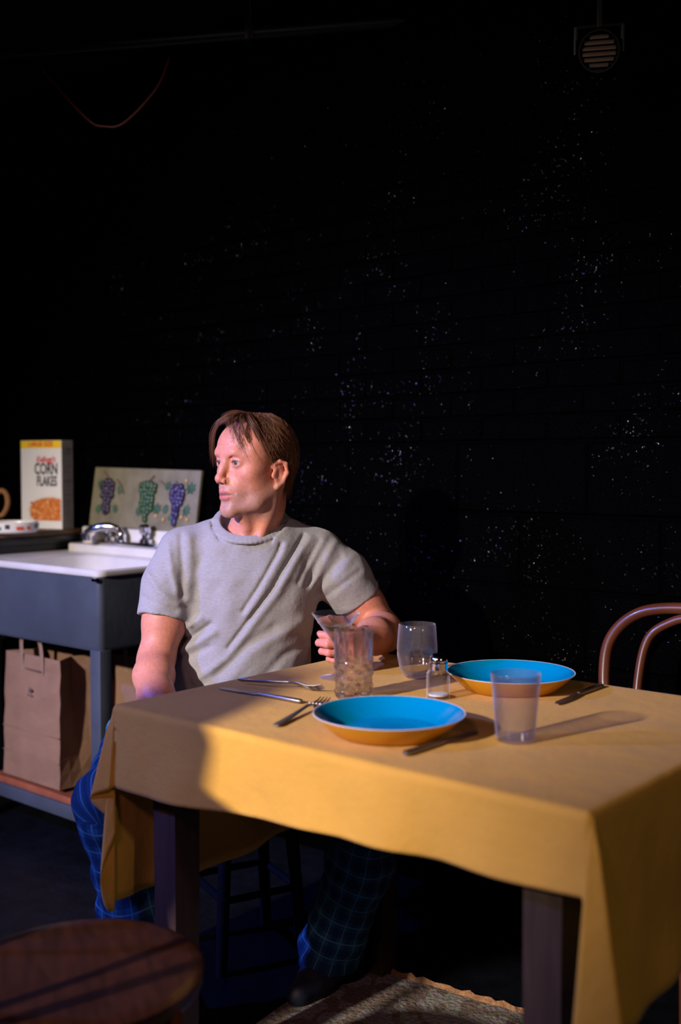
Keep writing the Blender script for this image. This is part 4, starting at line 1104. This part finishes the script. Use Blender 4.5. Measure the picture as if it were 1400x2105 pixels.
def capf(X, Y, Z):
    x, y, z = X-CC[0], Y-CC[1], Z-CC[2]
    r = CR+.0040; k0 = np.sqrt((x/r[0])**2+(y/r[1])**2+(z/r[2])**2); k1 = np.sqrt((x/r[0]**2)**2+(y/r[1]**2)**2+(z/r[2]**2)**2)+1e-6
    d = k0*(k0-1)/k1
    az = np.degrees(np.arctan2(x/CR[0], y/CR[1])+0*z); el = np.degrees(np.arcsin(np.clip((z/CR[2])/np.maximum(k0*r[0]/CR[0], 1e-6), -1, 1)))
    lim = el_lim(az); cut = (lim+3-el)*.0014
    d = d + .0012*np.sin(az*1.1+el*.25)
    return np.maximum(d, cut).astype(np.float32)
KV.apply(capf, CC-CR-.02, CC+CR+.02, 0)
kv, kf = KV.surf(); kv = relax(kv, kf, 2, .5)
strands = []
def add_strand(pts, r0, col): strands.append((np.asarray(pts), r0, col))
HCOL = [(.135, .052, .024), (.165, .066, .030), (.095, .036, .017), (.21, .095, .048), (.18, .080, .042)]
for i in range(5200):
    az = RNG.uniform(-178, 178)
    if abs(az) < 60 and RNG.random() < .25: continue
    lim = el_lim(az); top = 88
    e0 = RNG.uniform(max(lim+4, 15), top); ln = RNG.uniform(30, 62)
    e1 = max(e0-ln, lim-RNG.uniform(0, 9) if abs(az) < 75 or abs(az) > 112 else lim+RNG.uniform(-2, 3))
    if e1 >= e0-4: continue
    drift = np.sign(az)*RNG.uniform(4, 22) if abs(az) < 110 else RNG.uniform(-7, 7)
    t = np.linspace(0, 1, 9); lf0 = RNG.uniform(.0025, .0075)
    A = az+drift*t**1.3+4.5*np.sin(t*6+az*.09+RNG.uniform(0, 1.6)); E_ = e0+(e1-e0)*t
    wave = .0022*np.sin(t*8+RNG.uniform(0, 6))
    flick = RNG.uniform(-.001, .005)*t**3
    add_strand(sph(A, E_, lf0*np.minimum(1, t*4+.3)+.004*np.sin(t*PI)+wave+flick), RNG.uniform(.00028, .00048), HCOL[RNG.integers(5)])
def lock(guide, n_, spread, r=.0006, tipspread=1.0):
    g_ = np.array(spline(guide, 5)); m_ = len(g_)
    for i in range(int(n_*1.7)):
        o_ = RNG.normal(0, 1, 3)*spread; t = np.linspace(0, 1, m_)[:, None]; cut = int(m_*RNG.uniform(.72, 1.0))
        o2 = o_*(1+tipspread*t**2) + np.array((.0015, 0, 0))*np.sin(t*7+RNG.uniform(0, 6))
        add_strand((g_+o2*(.4+.6*np.minimum(1, t*3)))[:max(4, cut)], RNG.uniform(.5, .8)*r, HCOL[RNG.integers(5)])
# fringe falling over his left temple, and the curtain on the far side
lock([(.000, .046, .112), (.020, .078, .098), (.036, .087, .074), (.050, .081, .042), (.060, .068, .012), (.066, .058, -.010)], 20, (.0048, .003, .003), .0005, 1.2)
lock([(.008, .036, .112), (.034, .066, .100), (.051, .071, .072), (.063, .056, .036), (.070, .044, .004), (.074, .036, -.016)], 26, (.0035, .003, .003), .0005, .9)
lock([(.004, .048, .111), (.016, .082, .098), (.027, .093, .078), (.038, .092, .052)], 16, (.002, .002, .003), .0005, 1.6)
lock([(.002, .050, .111), (.010, .084, .098), (.018, .096, .080), (.030, .094, .060)], 9, (.002, .002, .003), .0004, 1.6)
lock([(.015, .026, .113), (.048, .046, .098), (.066, .040, .068), (.075, .024, .034), (.078, .014, .006), (.078, .008, -.012)], 80, (.003, .005, .003), .0006, .5)
lock([(-.004, .046, .112), (-.028, .078, .098), (-.047, .087, .070), (-.059, .083, .038), (-.063, .078, .006), (-.064, .075, -.014)], 26, (.003, .002, .003), .0005, .5)
lock([(.000, .050, .110), (.004, .074, .102), (-.012, .088, .092), (-.030, .088, .080)], 24, (.006, .003, .003), .0005, .8)
lock([(.012, .016, .112), (-.004, .050, .116), (-.014, .072, .108), (-.030, .080, .098)], 24, (.008, .004, .002), .0005, .8)
for az0 in (118, 128, 140, 152, 165, 178):     # ends turned out at the nape
    lock([tuple(sph(np.array(az0), np.array(e), np.array(l_))) for e, l_ in ((20, .007), (-15, .008), (-45, .007), (-60, .004), (-72, .006))], 60, (.004, .004, .003), .0006, .9)
    lock([tuple(sph(np.array(-az0), np.array(e), np.array(l_))) for e, l_ in ((20, .009), (-15, .010), (-45, .008), (-60, .004), (-72, .006))], 40, (.004, .004, .003), .0006, .9)
def strand_mesh(name, ss, parent, extra=None):
    V_ = []; F_ = []; C_ = []; b = 0
    for pts, r0, col in ss:
        m_ = len(pts); tan = np.gradient(pts, axis=0); tan /= np.linalg.norm(tan, axis=1, keepdims=True)+1e-9
        u_ = np.cross(tan, np.array((.31, .22, .93))); u_ /= np.linalg.norm(u_, axis=1, keepdims=True)+1e-9; v_ = np.cross(tan, u_)
        rad = r0*np.minimum(1, (1.02-np.linspace(0, 1, m_))*2.2)[:, None]
        for k in range(3):
            a = 2*PI*k/3; V_.append(pts+(u_*math.cos(a)+v_*math.sin(a))*rad)
        C_ += [(*col, 1)]*(3*m_)
        i = np.arange(m_-1)
        for k in range(3):
            k2 = (k+1) % 3
            F_.append(np.stack([b+k*m_+i, b+k2*m_+i, b+k2*m_+i+1, b+k*m_+i+1], 1))
        b += 3*m_
    V_ = np.concatenate(V_); F_ = np.concatenate(F_)
    if extra is not None:
        F_ = np.concatenate([F_, extra[1]+len(V_)]); V_ = np.concatenate([V_, extra[0]]); C_ += [(.085, .037, .019, 1)]*len(extra[0])
    return link(name, raw_mesh(name, h2w(V_)-PO, F_, M['hair'], {'col': ('FLOAT_COLOR', C_)}), parent)
strand_mesh('hair', strands, man, (kv, kf))
for s in (-1, 1):
    ss = []
    for i in range(90):
        t = RNG.random(); p = np.array((s*(.013+.036*t), .0925-.030*t**2, .0185+.0065*math.sin(t*2.4)-.004*t+RNG.normal(0, .0017)))
        d = np.array((s*.010, -.0025-.007*t, .0035*(1-1.6*t)))*RNG.uniform(.6, 1.1)
        ss.append((np.stack([p, p+d*.5+(0, .0012, .0004), p+d]), .00042, HCOL[RNG.integers(3)]))
    strand_mesh('eyebrow', ss, man)

# ---- T-shirt
SV = Vox((-.56, 2.38, .55), (.14, 2.76, 1.11), .0029)
LEV = np.array([  # h, centre x, centre y, half width, half depth
    (.55, -.240, 2.590, .195, .150), (.62, -.238, 2.582, .184, .140), (.70, -.235, 2.573, .163, .124), (.78, -.226, 2.566, .156, .116), (.86, -.216, 2.564, .160, .116),
    (.93, -.210, 2.566, .166, .114), (.985, -.208, 2.566, .160, .100), (1.015, -.207, 2.560, .130, .092), (1.040, -.206, 2.556, .095, .084), (1.065, -.206, 2.552, .070, .070)])
# creases seen on the front, as lines in (x, height): amplitude > 0 stands proud
def xh(px, py, Y=2.46):
    u_ = (1052.5-py)/2235; p_ = math.atan(99.5/2235)
    f_ = math.cos(p_)+u_*math.sin(p_); return ((px-700)/2235*Y/f_, 1.19+(u_*math.cos(p_)-math.sin(p_))*Y/f_)
CRE = [([(576, 1120), (571, 1136), (548, 1178), (528, 1212), (500, 1255)], -.0060, .0042), ([(588, 1122), (581, 1140), (558, 1184), (538, 1218), (508, 1262)], .0045, .0085),
       ([(622, 1104), (597, 1147), (578, 1178), (561, 1210), (523, 1259), (470, 1330)], -.0075, .0046), ([(636, 1108), (608, 1154), (589, 1187), (571, 1219), (533, 1268), (470, 1350), (400, 1400)], .0062, .0100),
       ([(655, 1115), (628, 1165), (612, 1200)], -.0040, .006),
       ([(690, 1120), (664, 1165), (642, 1210)], .0042, .009), ([(676, 1115), (650, 1160), (632, 1205)], -.0050, .008), ([(700, 1150), (668, 1190), (650, 1225)], -.0040, .007),
       ([(366, 1105), (372, 1160), (374, 1230)], -.0050, .007), ([(384, 1108), (390, 1160), (388, 1230)], .0045, .011), ([(340, 1120), (352, 1170), (366, 1215)], .0050, .008),
       ([(362, 1328), (395, 1312), (432, 1284)], -.0085, .007), ([(362, 1345), (400, 1325), (440, 1300)], .0060, .009), ([(362, 1300), (385, 1292), (410, 1272)], .0055, .009), ([(360, 1362), (392, 1350), (430, 1330)], -.0050, .008),
       ([(470, 1400), (520, 1340), (570, 1310), (620, 1280)], .0045, .014), ([(450, 1385), (500, 1330), (560, 1290)], -.0045, .011), ([(540, 1395), (580, 1350), (630, 1330)], -.0045, .010),
       ([(440, 1130), (470, 1200), (470, 1290)], .0025, .020), ([(300, 1180), (330, 1215), (366, 1240)], .0050, .008), ([(295, 1230), (325, 1245), (360, 1255)], -.0040, .008),
       ([(725, 1150), (700, 1180), (668, 1215)], .0028, .008), ([(740, 1180), (705, 1205), (672, 1232)], -.0045, .007)]
CRE = [([xh(*q) for q in pl], a, w_) for pl, a, w_ in CRE]
def creases(X, Z):
    o_ = np.zeros(np.broadcast(X, Z).shape, np.float32)
    for pl, amp, wd in CRE:
        best = np.full(o_.shape, 9, np.float32)
        for (x0, z0), (x1, z1) in zip(pl, pl[1:]):
            dx, dz = x1-x0, z1-z0; q = dx*dx+dz*dz
            h = np.clip(((X-x0)*dx+(Z-z0)*dz)/q, 0, 1)
            best = np.minimum(best, np.hypot(X-x0-dx*h, Z-z0-dz*h))
        o_ += amp*np.exp(-(best/wd)**2)
    return o_
def torso(X, Y, Z):
    cx = np.interp(Z, LEV[:, 0], LEV[:, 1]); cy = np.interp(Z, LEV[:, 0], LEV[:, 2]); a = np.interp(Z, LEV[:, 0], LEV[:, 3]); b_ = np.interp(Z, LEV[:, 0], LEV[:, 4])
    x, y = (X-cx)/a, (Y-cy)/b_
    k0 = (np.abs(x)**2.15+np.abs(y)**2.15)**(1/2.15)
    d = (k0-1)*np.minimum(a, b_)
    return np.maximum(np.maximum(d, Z-1.066), .565-Z).astype(np.float32)
SV.apply(torso, (-.45, 2.40, .55), (.0, 2.74, 1.07), 0)
SV.chain([(-.206, 2.575, 1.035), tuple(RS+(.005, .02, .008))], [.055, .052], .035)
SV.chain([(-.206, 2.575, 1.035), tuple(LS+(-.005, .015, .008))], [.055, .052], .035)
# sleeves
RH, LH_ = np.array((-.409, 2.500, .832)), np.array((.040, 2.588, .868))
def sleeve(top, mid, hem, r0, r1, r2):
    ax_ = hem-mid; ax_ = ax_/np.linalg.norm(ax_)
    def fn(X, Y, Z):
        out_ = None
        for a, b_, ra_, rb_ in ((top, mid, r0, r1), (mid, hem+ax_*.03, r1, r2)):
            ba = b_-a; q = float(ba@ba); x, y, z = X-a[0], Y-a[1], Z-a[2]
            h = np.clip((x*ba[0]+y*ba[1]+z*ba[2])/q, 0, 1)
            d = np.sqrt((x-ba[0]*h)**2+(y-ba[1]*h)**2+(z-ba[2]*h)**2)-(ra_+(rb_-ra_)*h)
            out_ = d if out_ is None else smin(out_, d, .02)
        pl = (X-hem[0])*ax_[0]+(Y-hem[1])*ax_[1]+(Z-hem[2])*ax_[2]
        return np.maximum(out_, pl).astype(np.float32)
    lo = np.minimum(top, hem)-.07; hi = np.maximum(top, hem)+.07
    SV.apply(fn, lo, hi, .022)
    SV.cone(hem-ax_*.012, hem+ax_*.03, r2-.014, r2-.006, .003, sub=True)
sleeve(RS+(0, .01, .0), np.array((-.396, 2.522, .905)), RH, .062, .0635, .0615)
sleeve(LS+(0, .01, .0), np.array((.005, 2.575, .920)), LH_, .062, .0635, .0625)
S_, X, Y, Z = SV.sl(SV.lo, SV.lo+SV.n*SV.res)
front = 1/(1+np.exp((Y-2.545)/.02))
cr = creases(X[:, 0, :], Z[0, 0, :][None, :])
SV.D -= (cr[:, None, :]*front).astype(np.float32)
nzv = .0009*np.sin(X*61+Z*37+1.3)*np.sin(Z*53-X*23+Y*41) + .0007*np.sin(X*113-Z*71)*np.sin(Y*83+Z*29)
SV.D += nzv.astype(np.float32)
# neck opening and ribbed collar
NC = np.array((-.2135, 2.545)); NRX, NRY = .0715, .072
def zcol(y): return 1.056+(y-NC[1])/NRY*.038
def hole(X, Y, Z):
    k0 = np.sqrt(((X-NC[0])/NRX)**2+((Y-NC[1])/NRY)**2)
    inner = np.maximum((k0-1)*.07, zcol(Y)-.030-Z)
    above = np.maximum((k0-1.24)*.07, zcol(np.clip(Y, NC[1]-NRY, NC[1]+NRY))-.001+np.clip(k0-1, 0, 1)*.04*(Y > NC[1])-np.clip(k0-1, 0, 1)*.030*np.clip((NC[1]-Y)/.05, 0, 1)-Z)
    return np.minimum(inner, above).astype(np.float32)
SV.apply(hole, (-.33, 2.43, .97), (-.09, 2.66, 1.11), .008, sub=True)
for q in range(3):
    ring = []
    for a in np.linspace(0, 2*PI, 49):
        sc_ = 1+.075*q; y = NC[1]+NRY*sc_*math.sin(a)
        ring.append((NC[0]+NRX*sc_*math.cos(a), y, zcol(NC[1]+NRY*math.sin(a))+.003-(.0050 if math.sin(a) < 0 else .0015)*q))
    SV.chain(ring, [.0048]*49, .0035)
sv_, sf = SV.surf(); sv_ = relax(sv_, sf, 2, .45)
link('t_shirt', raw_mesh('t_shirt', sv_-PO, sf, M['shirt_grey']), man)

# ---- plaid trousers
PV = Vox((-.64, 1.98, .03), (.28, 2.80, .66), .0050)
RL = [np.array(p) for p in ((-.325, 2.58, .545), (-.415, 2.37, .555), (-.448, 2.168, .505), (-.412, 2.195, .28), (-.365, 2.220, .085))]
LL = [np.array(p) for p in ((-.150, 2.60, .545), (-.045, 2.47, .540), (.085, 2.345, .505), (.045, 2.385, .30), (-.025, 2.430, .085))]
PV.ell((-.238, 2.61, .535), (.175, .140, .085), .03)
PV.chain(RL, [.100, .104, .082, .074, .076], .035)
PV.chain(LL, [.098, .088, .074, .070, .072], .035)
def zcut(L_):
    PV.ell(tuple(L_[-1]+(0, 0, -.085)), (.10, .10, .06), .005, sub=True)
zcut(RL); zcut(LL)
PV.ell((-.238, 2.61, .435), (.22, .17, .025), .01, sub=True)
S_, X, Y, Z = PV.sl(PV.lo, PV.lo+PV.n*PV.res)
PV.D += (.0050*np.sin(X*38+Z*47+.5)*np.sin(Y*43-Z*33+X*9)+.0030*np.sin(Z*95+X*31)*np.sin(Y*61+1)).astype(np.float32)
pv_, pf = PV.surf(); pv_ = relax(pv_, pf, 2, .5)
pl_uv = np.zeros((len(pv_), 3)); bd = np.full(len(pv_), 9.0)
for leg in (RL, LL):
    acc_ = 0.0
    for a, b_ in zip(leg, leg[1:]):
        d = b_-a; L_ = np.linalg.norm(d); d = d/L_
        h = np.clip((pv_-a)@d, 0, L_); q = pv_-a-h[:, None]*d; dist = np.linalg.norm(q, axis=1)
        e1 = np.cross(d, (.3, 1, .1)); e1 /= np.linalg.norm(e1); e2 = np.cross(d, e1)
        ang = np.arctan2(q@e2, q@e1); m_ = dist < bd
        pl_uv[m_] = np.stack([acc_+h, ang*.09, 0*h], 1)[m_]; bd[m_] = dist[m_]; acc_ += L_
link('trousers', raw_mesh('trousers', pv_-PO, pf, M['plaid'], {'plaid': ('FLOAT_VECTOR', pl_uv)}), man)
# ---- slippers
for c_, az in ((RL[-1], 200), (LL[-1], 235)):
    FV = Vox((-.17, -.17, 0), (.17, .17, .11), .0045)
    d = np.array((math.cos(math.radians(az)), math.sin(math.radians(az)), 0)); o_ = -d*.055
    FV.chain([tuple(o_+(0, 0, .036)), tuple(d*.05+(0, 0, .034)), tuple(d*.115+(0, 0, .026))], [.034, .040, .028], .02)
    FV.cone(tuple(o_*.5+(0, 0, .05)), tuple(o_*.5+(0, 0, .10)), .038, .036, .02)
    FV.D = np.maximum(FV.D, (-FV.ax[2]+.003)[None, None, :].astype(np.float32))
    fv, ff = FV.surf(); fv = relax(fv, ff, 1, .4)
    link('slipper', raw_mesh('slipper', fv+np.array((c_[0], c_[1], 0))-PO, ff, M['slipper']), man)
